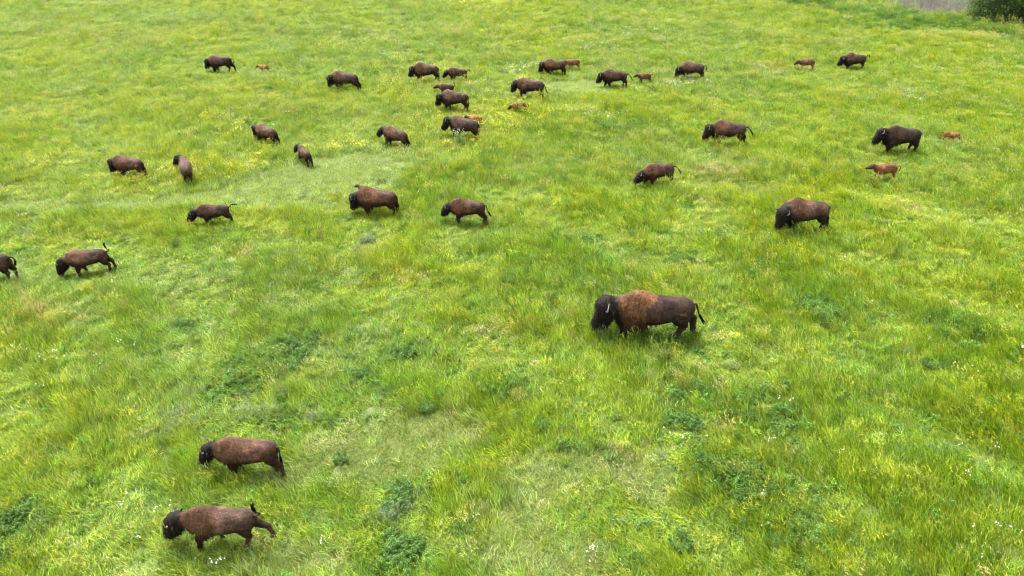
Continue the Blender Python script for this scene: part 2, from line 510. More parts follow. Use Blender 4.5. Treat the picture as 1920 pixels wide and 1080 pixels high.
A('bull', 'bull', 181, 'huge bull with golden-brown shaggy cape, black head and pale horn, walking alone', legs=(0.24, -0.16, 0.16, -0.30), tail='side', pitch=52, shank=0.25, nz=-0.07, nx=0.06)
A('rest', 'young', 180, 'brown bison with tail hanging straight down, beside the one stretching a hind leg', fat=1.08, legs=(-0.10, 0.05, -0.22, 0.12), tail='down', pitch=52, nz=-0.06, base=(0.078, 0.044, 0.033), cape=(0.11, 0.06, 0.038), shank=1.0)
A('kick', 'young', 181, 'brown bison with tail raised and one hind leg stretched far out behind', fat=1.0, legs=(0.16, -0.28, 0.16, -0.50), lift=(0.06, 0, 0, 0), tail='up', pitch=55, nz=-0.10, head=1.15, nx=0.10, base=(0.072, 0.046, 0.038), cape=(0.105, 0.056, 0.033), shank=1.2)
A('line', 'young', 196, 'brown bison with upturned tail, next in line behind the leading dark bison', hump=-0.02, fat=1.08, legs=(0.05, -0.18, -0.10, -0.25), tail='up', pitch=62, nz=-0.24, head=1.15, nx=0.08, base=(0.070, 0.044, 0.036), cape=(0.115, 0.065, 0.045))
A('lead', 'young', 183, 'dark bison leading the line, only its hindquarters and arched tail in view', legs=(0.1, -0.1, 0.10, -0.06), tail='loop', base=(0.045, 0.028, 0.024), shank=0.4)
A('flag', 'young', 190, 'dark bison holding its tail straight out beside the flattened grass track', legs=(-0.12, 0.1, -0.30, -0.1), tail='flag', pitch=48, nz=-0.14, head=1.12, nx=0.08, base=(0.048, 0.03, 0.027), cape=(0.085, 0.047, 0.032), shank=0.8)
A('stocky', 'cow', 176, 'stocky rust-brown bison with a calf peeping over its shoulder', hump=0.08, fat=1.08, legs=(-0.08, 0.06, 0.02, -0.12), tail='down', pitch=66, nz=-0.18, base=(0.075, 0.038, 0.026), cape=(0.095, 0.048, 0.028), shank=0.2)
A('peep', 'calf', 150, 'brown calf mostly hidden behind the stocky rust-brown bison, ears showing', tail='stub', pitch=20, nz=0.10, base=(0.07, 0.038, 0.024))
A('pale', 'young', 176, 'brown bison with pale flank and tail swung out, following the stocky rust-brown one', hump=0.05, fat=1.05, legs=(0.0, 0.15, -0.22, -0.05), tail='side', pitch=52, nz=-0.14, base=(0.060, 0.034, 0.030), cape=(0.115, 0.06, 0.036))
A('slim', 'young', 195, 'slim brown bison with lowered head and thin tail out, legs striding wide', legs=(-0.16, 0.26, 0.02, -0.14), tail='back', pitch=50, nz=-0.26, base=(0.075, 0.042, 0.034), cape=(0.088, 0.045, 0.032))
A('shaggy', 'cow', 182, 'shaggy dark bison with its head turned to show both horns', fat=1.1, hump=0.05, legs=(0.08, -0.1, 0.05, -0.42), tail='down', pitch=62, yaw=42, nz=-0.12, base=(0.066, 0.04, 0.032), cape=(0.095, 0.05, 0.032), shank=0.3)
A('stream', 'cow', 178, 'high-humped dark bison with pale shoulders and tail streaming back', hump=0.10, legs=(-0.10, 0.1, 0.12, -0.30), tail='back', pitch=58, nz=-0.12, base=(0.045, 0.029, 0.026), cape=(0.115, 0.066, 0.044), shank=0.2)
A('black', 'cow', 181, 'near-black bison with pale horn, between the two lone orange-brown calves', hump=0.03, legs=(0.12, -0.06, -0.02, 0.1), tail='down', pitch=52, nz=0.02, base=(0.028, 0.019, 0.018), cape=(0.060, 0.036, 0.025), shank=0.1)
A('turned', 'calf', -20, 'orange calf walking the opposite way from the rest, head down in the grass', legs=(0.1, -0.1, 0.1, -0.1), tail='stub', pitch=55, nz=-0.30, base=(0.25, 0.112, 0.042))
A('curled', 'calf', 183, 'reddish-brown calf with dark outstretched head and tail curled over', legs=(-0.1, 0.12, 0.1, -0.12), tail='loop', pitch=14, nz=0.10, base=(0.20, 0.092, 0.038))
A('small', 'calf', 182, 'small brown calf walking ahead of a dark bison by the far bank', legs=(0.1, -0.1, 0.05, -0.15), tail='down', pitch=35, nz=-0.02, base=(0.135, 0.066, 0.038))
A('bank', 'cow', 182, 'dark bison with short flicked tail following a small brown calf', hump=0.04, legs=(0.1, -0.1, 0.12, -0.15), tail='curl', pitch=52, nz=-0.12, base=(0.06, 0.036, 0.029), cape=(0.075, 0.044, 0.033), shank=0.1)
A('graze', 'cow', 181, 'brown bison with lowered head grazing among white flowers', legs=(0.05, -0.1, 0.05, -0.2), tail='loop', pitch=62, nz=-0.26, cape=(0.08, 0.046, 0.032), shank=0.2)
A('mother', 'cow', 178, 'brown bison with a red-brown calf walking at its tail', legs=(-0.15, 0.2, -0.12, 0.06), tail='back', pitch=52, nz=-0.14, cape=(0.085, 0.05, 0.036), shank=0.3)
A('follow', 'calf', 184, 'red-brown calf following close at the tail of a bison', legs=(-0.08, 0.1, -0.15, 0.1), tail='stub', pitch=25, nz=0.05, base=(0.155, 0.068, 0.034))
A('rump', 'cow', 180, 'brown bison whose rump hides the head of a tan calf', hump=0.05, legs=(-0.15, 0.12, -0.1, 0.1), tail='down', pitch=58, nz=-0.12, shank=0.1)
A('headless', 'calf', 184, 'tan-brown calf with its head hidden behind the rump of a bison', legs=(0.1, -0.1, 0.1, -0.1), tail='down', pitch=30, nz=0.05, base=(0.18, 0.085, 0.04))
A('wade', 'young', 162, 'long brown bison wading through yellow flowers, belly hidden', hump=-0.03, fat=0.95, legs=(0.1, -0.1, -0.15, 0.1), tail='side', pitch=62, nz=-0.10, base=(0.055, 0.034, 0.028), shank=0.1)
A('sunk', 'calf', 184, 'pale tan calf sunk in yellow-flowered grass, alone', legs=(0.1, -0.1, 0.1, -0.1), tail='loop', pitch=40, nz=-0.15, base=(0.20, 0.085, 0.040))
A('front', 'cow', 178, 'dark humped bison walking in front of the small one with a curled tail', hump=0.06, legs=(-0.2, 0.2, -0.18, 0.1), tail='down', pitch=55, nz=-0.14, shank=0.1)
A('curltail', 'young', 177, 'small dark bison with its tail curled up over its rump', legs=(0.16, -0.15, -0.2, 0.05), tail='curl', pitch=45, nz=-0.12, base=(0.046, 0.029, 0.025), cape=(0.07, 0.042, 0.03), shank=0.2)
A('behind', 'calf', 174, 'dark young bison half hidden behind a brown cow, tail upright', tail='up', pitch=20, nz=0.0, base=(0.075, 0.038, 0.027))
A('hider', 'cow', 172, 'brown bison with a dark young one half hidden behind its back', hump=0.05, legs=(0.05, -0.1, -0.12, 0.1), tail='down', pitch=60, nz=-0.12, yaw=15, base=(0.06, 0.038, 0.032), cape=(0.09, 0.055, 0.038), shank=0.2)
A('bush', 'cow', 160, 'dark bison partly behind a white-flowering weed, orange calf at its far flank', legs=(0.1, -0.1, -0.12, 0.12), tail='down', pitch=48, yaw=14, nz=0.0, base=(0.046, 0.03, 0.028), cape=(0.09, 0.055, 0.042), shank=0.1)
A('flank', 'calf', 168, 'orange calf half hidden behind the dark bison with the white-flowering weed', tail='loop', pitch=30, nz=0.08, base=(0.34, 0.145, 0.042))
A('hurry', 'young', 150, 'light brown young bison hurrying through yellow flowers, legs hidden', legs=(0.3, 0.15, -0.25, -0.1), tail='side', pitch=40, nz=-0.02, base=(0.082, 0.050, 0.037), cape=(0.11, 0.064, 0.044))
A('stride', 'cow', 150, 'brown bison striding off with bushy dark tail hanging and both forelegs black', legs=(0.22, -0.1, -0.1, -0.2), tail='down', pitch=66, nz=-0.08, base=(0.07, 0.042, 0.033), cape=(0.10, 0.058, 0.042), shank=0.5)
A('leap', 'young', 126, 'young brown bison leaping with a bent foreleg lifted, beside the flattened track', legs=(0.25, 0.1, -0.05, -0.2), lift=(0.25, 0.12, 0, 0), tail='down', pitch=45, yaw=22, nz=0.08, base=(0.062, 0.036, 0.027), cape=(0.105, 0.06, 0.04), shank=0.6)
A('maned', 'cow', 172, 'brown bison with black head and black rump beside yellow flowers', legs=(-0.2, 0.1, -0.3, -0.1), tail='down', pitch=66, nz=-0.14, base=(0.070, 0.038, 0.032), cape=(0.095, 0.05, 0.035), shank=0.6)
A('away', 'young', 115, 'young bison seen from behind with its dark head turned aside', legs=(0.1, -0.1, 0.05, -0.05), tail='down', pitch=45, yaw=48, nz=0.12, base=(0.085, 0.056, 0.044), cape=(0.12, 0.075, 0.055), shank=0.2)
A('bushy', 'cow', 172, 'broad shaggy bison with bushy black tail standing clear of any calf', hump=0.05, fat=1.08, legs=(0.02, -0.1, -0.2, -0.3), tail='down', pitch=66, nz=-0.16, yaw=12, base=(0.055, 0.034, 0.029), cape=(0.085, 0.05, 0.037), shank=0.3)
A('ahead', 'cow', 179, 'dark bison walking ahead of a tiny bright orange calf', hump=0.0, legs=(0.05, -0.1, 0.12, -0.25), tail='loop', pitch=60, nz=-0.18, base=(0.04, 0.027, 0.024), cape=(0.085, 0.052, 0.036), shank=0.1)
A('tiny', 'calf', 178, 'tiny bright orange calf trotting behind a dark bison', legs=(0.1, -0.1, 0.1, -0.1), tail='stub', pitch=25, nz=0.05, base=(0.34, 0.135, 0.045))

PLACE = {'bull': (5.17, 20.64, 1.27), 'rest': (-7.71, 13.98, 0.934), 'kick': (-7.61, 11.57, 0.942), 'line': (-17.99, 24.99, 0.812), 'lead': (-21.73, 24.32, 0.964), 'flag': (-14.19, 29.26, 0.74), 'stocky': (-6.57, 30.22, 0.966), 'peep': (-7.56, 32.28, 0.429), 'pale': (-2.12, 29.41, 0.852), 'slim': (7.69, 33.56, 0.885), 'shaggy': (13.59, 28.66, 1.099), 'stream': (12.77, 39.11, 1.007), 'black': (22.42, 37.95, 1.069), 'turned': (26.33, 39.53, 0.469), 'curled': (19.91, 34.13, 0.704), 'small': (22.82, 54.16, 0.662), 'bank': (26.61, 54.47, 0.859), 'graze': (13.41, 51.89, 0.885), 'mother': (7.43, 50.13, 0.879), 'follow': (9.79, 51.08, 0.551), 'rump': (3.22, 52.97, 0.841), 'headless': (4.74, 54.5, 0.596), 'wade': (1.26, 47.6, 0.994), 'sunk': (0.49, 44.52, 0.541), 'front': (-6.39, 51.58, 0.908), 'curltail': (-4.05, 51.39, 0.717), 'behind': (-4.62, 48.33, 0.603), 'hider': (-3.83, 45.19, 0.902), 'bush': (-2.91, 40.19, 0.936), 'flank': (-2.32, 42.22, 0.52), 'hurry': (-6.87, 38.77, 0.853), 'stride': (-14.65, 39.34, 0.793), 'leap': (-11.67, 36.48, 0.676), 'maned': (-20.69, 34.64, 0.839), 'away': (-17.41, 34.19, 0.857), 'bushy': (-11.93, 49.23, 0.94), 'ahead': (-22.36, 53.62, 0.882), 'tiny': (-19.11, 53.71, 0.415)}
# PLACE_END


def make_animals(keys=None):
    todo = []
    for i, s in enumerate(HERD):
        if s['key'] not in PLACE or (keys and s['key'] not in keys):
            continue
        (V, F), inf = build_shape(s)
        x, y, sc = PLACE[s['key']]
        dist = math.hypot(x, y)
        o = mesh_obj('body', V, F)
        rm = o.modifiers.new('remesh', 'REMESH')
        rm.mode = 'VOXEL'
        rm.voxel_size = 0.026 if dist < 32 else 0.034
        sm = o.modifiers.new('smooth', 'SMOOTH')
        sm.factor, sm.iterations = 0.5, 4
        todo.append((s, o, inf))
    bpy.context.view_layer.update()
    dg = bpy.context.evaluated_depsgraph_get()
    meshes = [bpy.data.meshes.new_from_object(o.evaluated_get(dg)) for _, o, _ in todo]
    for (s, o, inf), me in zip(todo, meshes):
        old = o.data
        o.modifiers.clear()
        o.data = me
        bpy.data.meshes.remove(old)
        finish_animal(s, o, inf)


def finish_animal(s, o, inf):
    me = o.data
    me.name = 'body'
    x, y, sc = PLACE[s['key']]
    kind, near = s['kind'], math.hypot(x, y) < 40
    r = (sum(map(ord, s['key'])) * 0.37) % 50
    rg = np.random.default_rng(int(r * 1000) + 5)
    nv = len(me.vertices)
    Pv = np.empty(nv * 3); me.vertices.foreach_get('co', Pv); Pv = Pv.reshape(-1, 3)
    Nv = np.empty(nv * 3); me.vertex_normals.foreach_get('vector', Nv); Nv = Nv.reshape(-1, 3)
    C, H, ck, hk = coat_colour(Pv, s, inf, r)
    # shaggy lumps on head and cape, muscle hollows on the flank
    n = fbm(Pv[:, 0] + r, Pv[:, 2] + Pv[:, 1], 0.07, 21, 2) - 0.5
    amp = 0.010 + 0.035 * hk * (0.5 if kind == 'calf' else 1) + 0.018 * ck
    Pv = Pv + Nv * (n * amp)[:, None]
    xx, zz = Pv[:, 0] / inf['lng'] + X0, Pv[:, 2]
    hollow = np.exp(-((xx - 0.58) / 0.13) ** 2 - ((zz - 1.12) / 0.14) ** 2) * 0.034
    hip = np.exp(-((xx - 0.33) / 0.12) ** 2 - ((zz - 1.15) / 0.10) ** 2) * 0.012
    sho = np.exp(-((xx - 1.12) / 0.06) ** 2 - ((zz - 0.92) / 0.25) ** 2) * 0.035 - np.exp(-((xx - 1.36) / 0.13) ** 2 - ((zz - 0.98) / 0.2) ** 2) * 0.030 - np.exp(-((xx - 0.20) / 0.12) ** 2 - ((zz - 0.95) / 0.17) ** 2) * 0.022
    ay = np.clip(np.abs(Nv[:, 1]), 0, 1)
    Pv = Pv + Nv * ((hip - hollow - sho) * ay)[:, None]
    me.vertices.foreach_set('co', Pv.ravel())
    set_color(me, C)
    me.polygons.foreach_set('use_smooth', np.ones(len(me.polygons), bool))
    me.materials.clear()
    me.materials.append(m_coat)
    me.update()
    root = bpy.data.objects.new('bison_calf' if kind == 'calf' else 'bison', None)
    COL.objects.link(root)
    root.empty_display_size = 0.3
    o.name = 'body'
    o.parent = root
    # long hair: head mop, beard, cape, foreleg chaps
    low = np.clip(1 - np.abs(zz - 0.62) / 0.25, 0, 1) * (xx > 1.15)
    wgt = hk * 1.6 + ck * 0.8 + low * 1.8 + 0.15
    if kind == 'calf':
        wgt = 0 * wgt + 0.4
    ns = {'bull': 7000, 'cow': 4200, 'young': 4200, 'calf': 900}[kind]
    if not near:
        ns = int(ns * 0.6)
    idx = rg.choice(nv, ns, p=wgt / wgt.sum())
    shaggy = np.clip(hk + 0.6 * ck + low, 0, 1.2)[idx]
    fringe = np.clip(1 - np.abs(zz - 0.58) / 0.14, 0, 1)[idx] * (xx > 0.75)[idx] * (np.abs(Nv[:, 2]) > 0.3)[idx] * (0 if kind == 'calf' else 1)
    ln = (0.042 + 0.10 * fringe + 0.075 * shaggy * {'bull': 1.2, 'cow': 0.8, 'young': 0.6, 'calf': 0.3}[kind]) * rg.uniform(0.6, 1.3, ns)
    dirn = Nv[idx] * 0.45 + np.array([-0.35, 0, -0.75]) + rg.normal(0, 0.25, (ns, 3))
    dirn /= np.linalg.norm(dirn, axis=1)[:, None]
    side = np.cross(dirn, Nv[idx] + rg.normal(0, 0.1, (ns, 3)))
    side /= (np.linalg.norm(side, axis=1)[:, None] + 1e-6)
    w = rg.uniform(0.006, 0.012, ns)[:, None]
    b = Pv[idx] - Nv[idx] * 0.006
    FV = np.stack([b + side * w, b - side * w, b + dirn * ln[:, None] + Nv[idx] * 0.006], 1).reshape(-1, 3)
    FF = np.arange(ns * 3).reshape(-1, 3)
    fo = mesh_obj('fur', FV, FF, [m_coat], root)
    fo['kind'] = 'stuff'
    set_color(fo.data, np.repeat(C[idx] * np.exp(rg.normal(0, 0.28, ns))[:, None], 3, 0))
    # horns
    poll, RHm, hs = inf['poll'], inf['RH'], inf['hs']
    hl = {'bull': 1.05, 'cow': 0.85, 'young': 0.65, 'calf': 0}[kind]
    HP = lambda p: poll + RHm @ (hs * np.array(p, float))
    for sy in (1, -1):
        if hl:
            q = [HP((0.05, sy * 0.16, 0.09)), HP((0.045, sy * (0.16 + 0.07 * hl), 0.10)), HP((0.0, sy * (0.16 + 0.115 * hl), 0.125)), HP((-0.07 * hl, sy * (0.16 + 0.11 * hl), 0.17)), HP((-0.13 * hl, sy * (0.16 + 0.075 * hl), 0.205))]
            v, f = tube(q, [0.036 * hl, 0.031 * hl, 0.024 * hl, 0.015 * hl, 0.005], 8)
            mesh_obj('horn', v, f, [m_horn if kind == 'bull' else m_horn2], root, True)
        e0 = HP((-0.02, sy * 0.17, 0.0))
        e1 = HP((-0.01, sy * 0.29, -0.03))
        v, f = tube([e0, e0 * 0.65 + e1 * 0.35, e0 * 0.3 + e1 * 0.7, e1], [(0.02, 0.03), (0.022, 0.052), (0.018, 0.045), (0.006, 0.012)], 8)
        eo = mesh_obj('ear', v, f, [m_coat], root, True)
        ec = np.array((0.016, 0.012, 0.011)) if kind != 'calf' else np.array(s.get('base')) * 0.18
        set_color(eo.data, np.repeat(ec[None], len(v), 0))
        v, f = ellipsoid(HP((0.20, sy * 0.168, 0.035)), [0.02 * hs] * 3, 8, 6)
        mesh_obj('eye', v, f, [m_eye], root, True)
    # tail and tuft
    tp = [inf['tail'] + np.array(p) for p in TAILS[s.get('tail', 'down')]]
    v, f = tube(tp[:5], [0.045, 0.036, 0.027, 0.022, 0.02], 8)
    to = mesh_obj('tail', v, f, [m_coat], root, True)
    tcl = (np.array(s.get('base', (0.056, 0.034, 0.03))) * 0.75)
    set_color(to.data, 0.6 * np.repeat(tcl[None], len(v), 0))
    nt_ = 140 if near else 80
    t = rg.uniform(0.25, 1, nt_)
    seg0, seg1 = tp[3], tp[4]
    bb = np.array([tp[3] * (1 - a) + tp[4] * a if a < 0.6 else tp[4] * (1 - (a - 0.6) / 0.4) + tp[5] * (a - 0.6) / 0.4 for a in t])
    dd = np.array(tp[5]) - np.array(tp[3]); dd /= np.linalg.norm(dd)
    sdv = rg.normal(0, 1, (nt_, 3)); sdv -= (sdv @ dd)[:, None] * dd; sdv /= np.linalg.norm(sdv, axis=1)[:, None]
    tl = rg.uniform(0.08, 0.16, nt_)[:, None] * (0.6 if kind == 'calf' else 1)
    TV = np.stack([bb + sdv * 0.034, bb - sdv * 0.016, bb + dd * tl + sdv * 0.04], 1).reshape(-1, 3)
    tf = mesh_obj('tail_tuft', TV, np.arange(nt_ * 3).reshape(-1, 3), [m_coat], to)
    set_color(tf.data, np.repeat(np.array([[0.012, 0.009, 0.009]]) if kind != 'calf' else np.array([s['base']]) * 0.35, nt_ * 3, 0))
    for (fx, fy, fz) in inf['feet']:
        k = 0.062 * inf['lk']
        v, f = tube([(fx - 0.005, fy, fz), (fx, fy, fz + 0.045), (fx - 0.012, fy, fz + 0.085)], [(k, k * 1.25), (k * 0.95, k * 1.15), (k * 0.8, k * 0.9)], 8)
        mesh_obj('hoof', v, f, [m_hoof], root, True)
    gz = float(ground(x, y))
    root.location = (x, y, gz - 0.01)
    root.rotation_euler = (0, 0, math.radians(s['heading']))
    root.scale = (sc, sc, sc)
    tag(root, s['label'], 'bison calf' if kind == 'calf' else 'bison', 'calves in the bison herd' if kind == 'calf' else 'grown bison of the herd')
    s['root'] = root


make_animals()
# === VEGETATION ===
# shared vegetation materials: the clump's own tint times each blade's own shade
def leaf_mat(name, instanced=True, colour=None, trans=0.45):
    m, nt, N, L, P = new_mat(name)
    N.remove(P)
    out = [n for n in N if n.type == 'OUTPUT_MATERIAL'][0]
    bl = N.new('ShaderNodeAttribute'); bl.attribute_name = 'blade'
    vm = N.new('ShaderNodeVectorMath'); vm.operation = 'MULTIPLY'
    L.new(bl.outputs['Color'], vm.inputs[0])
    if instanced:
        ti = N.new('ShaderNodeAttribute'); ti.attribute_type = 'INSTANCER'; ti.attribute_name = 'tint'
        L.new(ti.outputs['Color'], vm.inputs[1])
    else:
        vm.inputs[1].default_value = colour
    df = N.new('ShaderNodeBsdfDiffuse'); tr = N.new('ShaderNodeBsdfTranslucent')
    gl = N.new('ShaderNodeBsdfGlossy'); gl.inputs['Roughness'].default_value = 0.45
    L.new(vm.outputs[0], df.inputs['Color'])
    hs = N.new('ShaderNodeVectorMath'); hs.operation = 'MULTIPLY'; hs.inputs[1].default_value = (1.30, 1.24, 0.52)
    L.new(vm.outputs[0], hs.inputs[0]); L.new(hs.outputs[0], tr.inputs['Color'])
    m1 = N.new('ShaderNodeMixShader'); m1.inputs[0].default_value = trans
    L.new(df.outputs[0], m1.inputs[1]); L.new(tr.outputs[0], m1.inputs[2])
    m2 = N.new('ShaderNodeMixShader'); m2.inputs[0].default_value = 0.012
    L.new(m1.outputs[0], m2.inputs[1]); L.new(gl.outputs[0], m2.inputs[2])
    L.new(m2.outputs[0], out.inputs['Surface'])
    return m


m_leaf = leaf_mat('grass_blade')
m_cream = plain_mat('cream_petal', (0.30, 0.33, 0.20), 0.7, 0.2, 0.1)
m_white = plain_mat('white_petal', (0.62, 0.62, 0.56), 0.7, 0.2, 0.06)
m_yellow = plain_mat('yellow_petal', (0.50, 0.44, 0.03), 0.7, 0.2, 0.1)
m_seed = leaf_mat('seed_head', True, None, 0.3)


class Clump:
    def __init__(self):
        self.v, self.f, self.c, self.m = [], [], [], []

    def blade(self, base, az, h, lean, w, col, mat=0, seg=3, droop=0.0):
        d = np.array([math.cos(az), math.sin(az), 0])
        s = np.array([-math.sin(az), math.cos(az), 0])
        o = len(self.v)
        for i in range(seg):
            t = i / seg
            c = base + d * (lean * h * t ** 1.7) + np.array([0, 0, h * (t - droop * t * t)])
            ww = w * (1 - 0.55 * t) / 2
            self.v += [c - s * ww, c + s * ww]
        self.v.append(base + d * lean * h + np.array([0, 0, h * (1 - droop)]))
        for i in range(seg - 1):
            a = o + 2 * i
            self.f.append((a, a + 1, a + 3, a + 2)); self.m.append(mat)
        a = o + 2 * (seg - 1)
        self.f.append((a, a + 1, a + 2)); self.m.append(mat)
        self.c += [col] * (2 * seg + 1)
        return self.v[-1]

    def leaf(self, p, d, n_, L_, w, col, mat=0):
        """a flat pointed leaf from p along d"""
        d = d / np.linalg.norm(d)
        s = np.cross(d, n_); s /= np.linalg.norm(s) + 1e-6
        o = len(self.v)
        self.v += [p, p + d * L_ * 0.45 + s * w / 2, p + d * L_ - np.array([0, 0, L_ * 0.15]), p + d * L_ * 0.45 - s * w / 2]
        self.f.append((o, o + 1, o + 2, o + 3)); self.m.append(mat); self.c += [col] * 4

    def disc(self, p, r, col, mat, n=6, tilt=(0, 0)):
        o = len(self.v)
        for j in range(n):
            a = 2 * math.pi * j / n
            self.v.append(p + np.array([r * math.cos(a), r * math.sin(a), r * (tilt[0] * math.cos(a) + tilt[1] * math.sin(a))]))
        self.v.append(p + np.array([0, 0, r * 0.35]))
        for j in range(n):
            self.f.append((o + j, o + (j + 1) % n, o + n)); self.m.append(mat)
        self.c += [col] * (n + 1)

    def build(self, name, mats, link=False, parent=None):
        o = mesh_obj(name, self.v, self.f, mats, parent, False, link, self.m)
        a = o.data.attributes.new('blade', 'FLOAT_COLOR', 'POINT')
        C = np.concatenate([np.array(self.c), np.ones((len(self.c), 1))], 1)
        a.data.foreach_set('color', C.astype(np.float32).ravel())
        return o


def bcol(rg, spread=0.28):
    k = math.exp(rg.normal(0, spread))
    w = rg.normal(0, 0.12)
    return (k * (1 + w), k, k * (1 - 0.5 * w))


clumps = bpy.data.collections.new('grass_clumps')          # sources only: not linked to the scene
MATS = [m_leaf, m_white, m_yellow, m_seed]
rg = np.random.default_rng(3)
SRC = []


def add_src(cl):
    o = cl.build('grass_clump_%02d' % len(SRC), MATS)
    clumps.objects.link(o)
    SRC.append(o)
    return len(SRC) - 1


TALL, SHORT, SEED, FORB, YEL, WHT, SAGE = [], [], [], [], [], [], []
for k in range(5):                                          # tall meadow grass, 0.5 m
    c = Clump()
    for b in range(52):
        r, a = 0.25 * math.sqrt(rg.random()), rg.uniform(0, 2 * math.pi)
        c.blade(np.array([r * math.cos(a), r * math.sin(a), -0.03]), rg.normal(0, 0.75), rg.uniform(0.24, 0.60), abs(rg.normal(0.34, 0.25)), rg.uniform(0.012, 0.023), bcol(rg), droop=rg.uniform(0.05, 0.35))
    TALL.append(add_src(c))
for k in range(3):                                          # short trampled turf
    c = Clump()
    for b in range(80):
        r, a = 0.26 * math.sqrt(rg.random()), rg.uniform(0, 2 * math.pi)
        col = bcol(rg, 0.28)
        if rg.random() < 0.2:
            col = (col[0] * 1.3, col[1] * 1.1, col[2] * 1.3)
        c.blade(np.array([r * math.cos(a), r * math.sin(a), -0.02]), rg.uniform(0, 2 * math.pi), rg.uniform(0.05, 0.15), rg.uniform(0.4, 1.6), rg.uniform(0.008, 0.014), col, seg=2)
    SHORT.append(add_src(c))
for k in range(3):                                          # flowering grass: thin stalks with pale heads
    c = Clump()
    for b in range(26):
        r, a = 0.24 * math.sqrt(rg.random()), rg.uniform(0, 2 * math.pi)
        h, az = rg.uniform(0.5, 0.78), rg.normal(0.0, 0.7)
        le = abs(rg.normal(0.2, 0.12))
        tip = c.blade(np.array([r * math.cos(a), r * math.sin(a), -0.03]), az, h, le, 0.007, bcol(rg, 0.2), seg=2)
        d = np.array([math.cos(az) * 0.5, math.sin(az) * 0.5, 0.7])
        q = rg.uniform(0.8, 1.25)
        for e in range(3):
            c.leaf(tip - d * 0.05 * e, d + rg.normal(0, 0.35, 3), rg.normal(0, 1, 3), rg.uniform(0.06, 0.11), 0.016, (q * 1.55, q * 1.20, q * 2.2), 3)
    for b in range(22):
        r, a = 0.24 * math.sqrt(rg.random()), rg.uniform(0, 2 * math.pi)
        c.blade(np.array([r * math.cos(a), r * math.sin(a), -0.03]), rg.uniform(0, 2 * math.pi), rg.uniform(0.25, 0.5), abs(rg.normal(0.3, 0.3)), 0.011, bcol(rg))
    SEED.append(add_src(c))


def forb(c, rg, n_st, R, h0, h1, leafL, leafW, per=9):
    for b in range(n_st):
        r, a = R * math.sqrt(rg.random()), rg.uniform(0, 2 * math.pi)
        h, az, le = rg.uniform(h0, h1), rg.uniform(0, 2 * math.pi), abs(rg.normal(0.2, 0.2))
        base = np.array([r * math.cos(a), r * math.sin(a), -0.03])
        c.blade(base, az, h, le, 0.008, bcol(rg, 0.15), seg=2)
        for e in range(per):
            t = rg.uniform(0.25, 1.0)
            p = base + np.array([math.cos(az), math.sin(az), 0]) * le * h * t ** 1.7 + np.array([0, 0, h * t])
            an = rg.uniform(0, 2 * math.pi)
            c.leaf(p, np.array([math.cos(an), math.sin(an), rg.uniform(-0.1, 0.7)]), np.array([0, 0, 1.0]) + rg.normal(0, 0.3, 3), leafL * rg.uniform(0.6, 1.3), leafW * rg.uniform(0.7, 1.3), bcol(rg, 0.3))


for k in range(3):                                          # broad-leaved weeds
    c = Clump(); forb(c, rg, 16, 0.22, 0.25, 0.5, 0.08, 0.026); FORB.append(add_src(c))
for k in range(3):                                          # yellow-flowered stems
    c = Clump(); forb(c, rg, 9, 0.25, 0.3, 0.5, 0.07, 0.018, 6)
    for b in range(16):
        r, a = 0.30 * math.sqrt(rg.random()), rg.uniform(0, 2 * math.pi)
        p = np.array([r * math.cos(a), r * math.sin(a), rg.uniform(0.42, 0.66)])
        c.disc(p, rg.uniform(0.012, 0.022), (1, 1, 1), 2, 5, (rg.normal(0, 0.4), rg.normal(0, 0.4)))
        if b % 3 == 0:
            c.blade(np.array([p[0] * 0.7, p[1] * 0.7, 0]), a, p[2], 0.12, 0.006, bcol(rg, 0.2), seg=2)
    YEL.append(add_src(c))
for k in range(2):                                          # small white blossoms
    c = Clump(); forb(c, rg, 7, 0.2, 0.3, 0.5, 0.07, 0.02, 6)
    for b in range(9):
        r, a = 0.24 * math.sqrt(rg.random()), rg.uniform(0, 2 * math.pi)
        p = np.array([r * math.cos(a), r * math.sin(a), rg.uniform(0.45, 0.62)])
        c.disc(p, rg.uniform(0.008, 0.016), (1, 1, 1), 1, 6, (rg.normal(0, 0.4), rg.normal(0, 0.4)))
        c.blade(np.array([p[0] * 0.7, p[1] * 0.7, 0]), a, p[2], 0.12, 0.006, bcol(rg, 0.2), seg=2)
    WHT.append(add_src(c))
for k in range(2):                                          # feathery grey-green plants
    c = Clump(); forb(c, rg, 26, 0.22, 0.25, 0.52, 0.07, 0.010, 12); SAGE.append(add_src(c))


# ------------------------------------------------------------------ where the meadow is tall, trampled, flowering
def ell(u, v, ru, rv):
    cx, cy = pix(u, v)
    ax = abs(pix(u + ru, v)[0] - cx)
    ay = abs(pix(u, v - rv)[1] - pix(u, v + rv)[1]) / 2
    return cx, cy, ax, ay


def field(x, y, L_, soft=0.45, wob=0.35, seed=0):
    f = np.zeros_like(x)
    nz = (fbm(x, y, 1.6, 60 + seed) - 0.5) * 2 * wob
    for (cx, cy, ax, ay) in L_:
        d = np.sqrt(((x - cx) / ax) ** 2 + ((y - cy) / ay) ** 2) + nz
        f = np.maximum(f, 1 - sstep(1 - soft, 1 + soft, d))
    return f


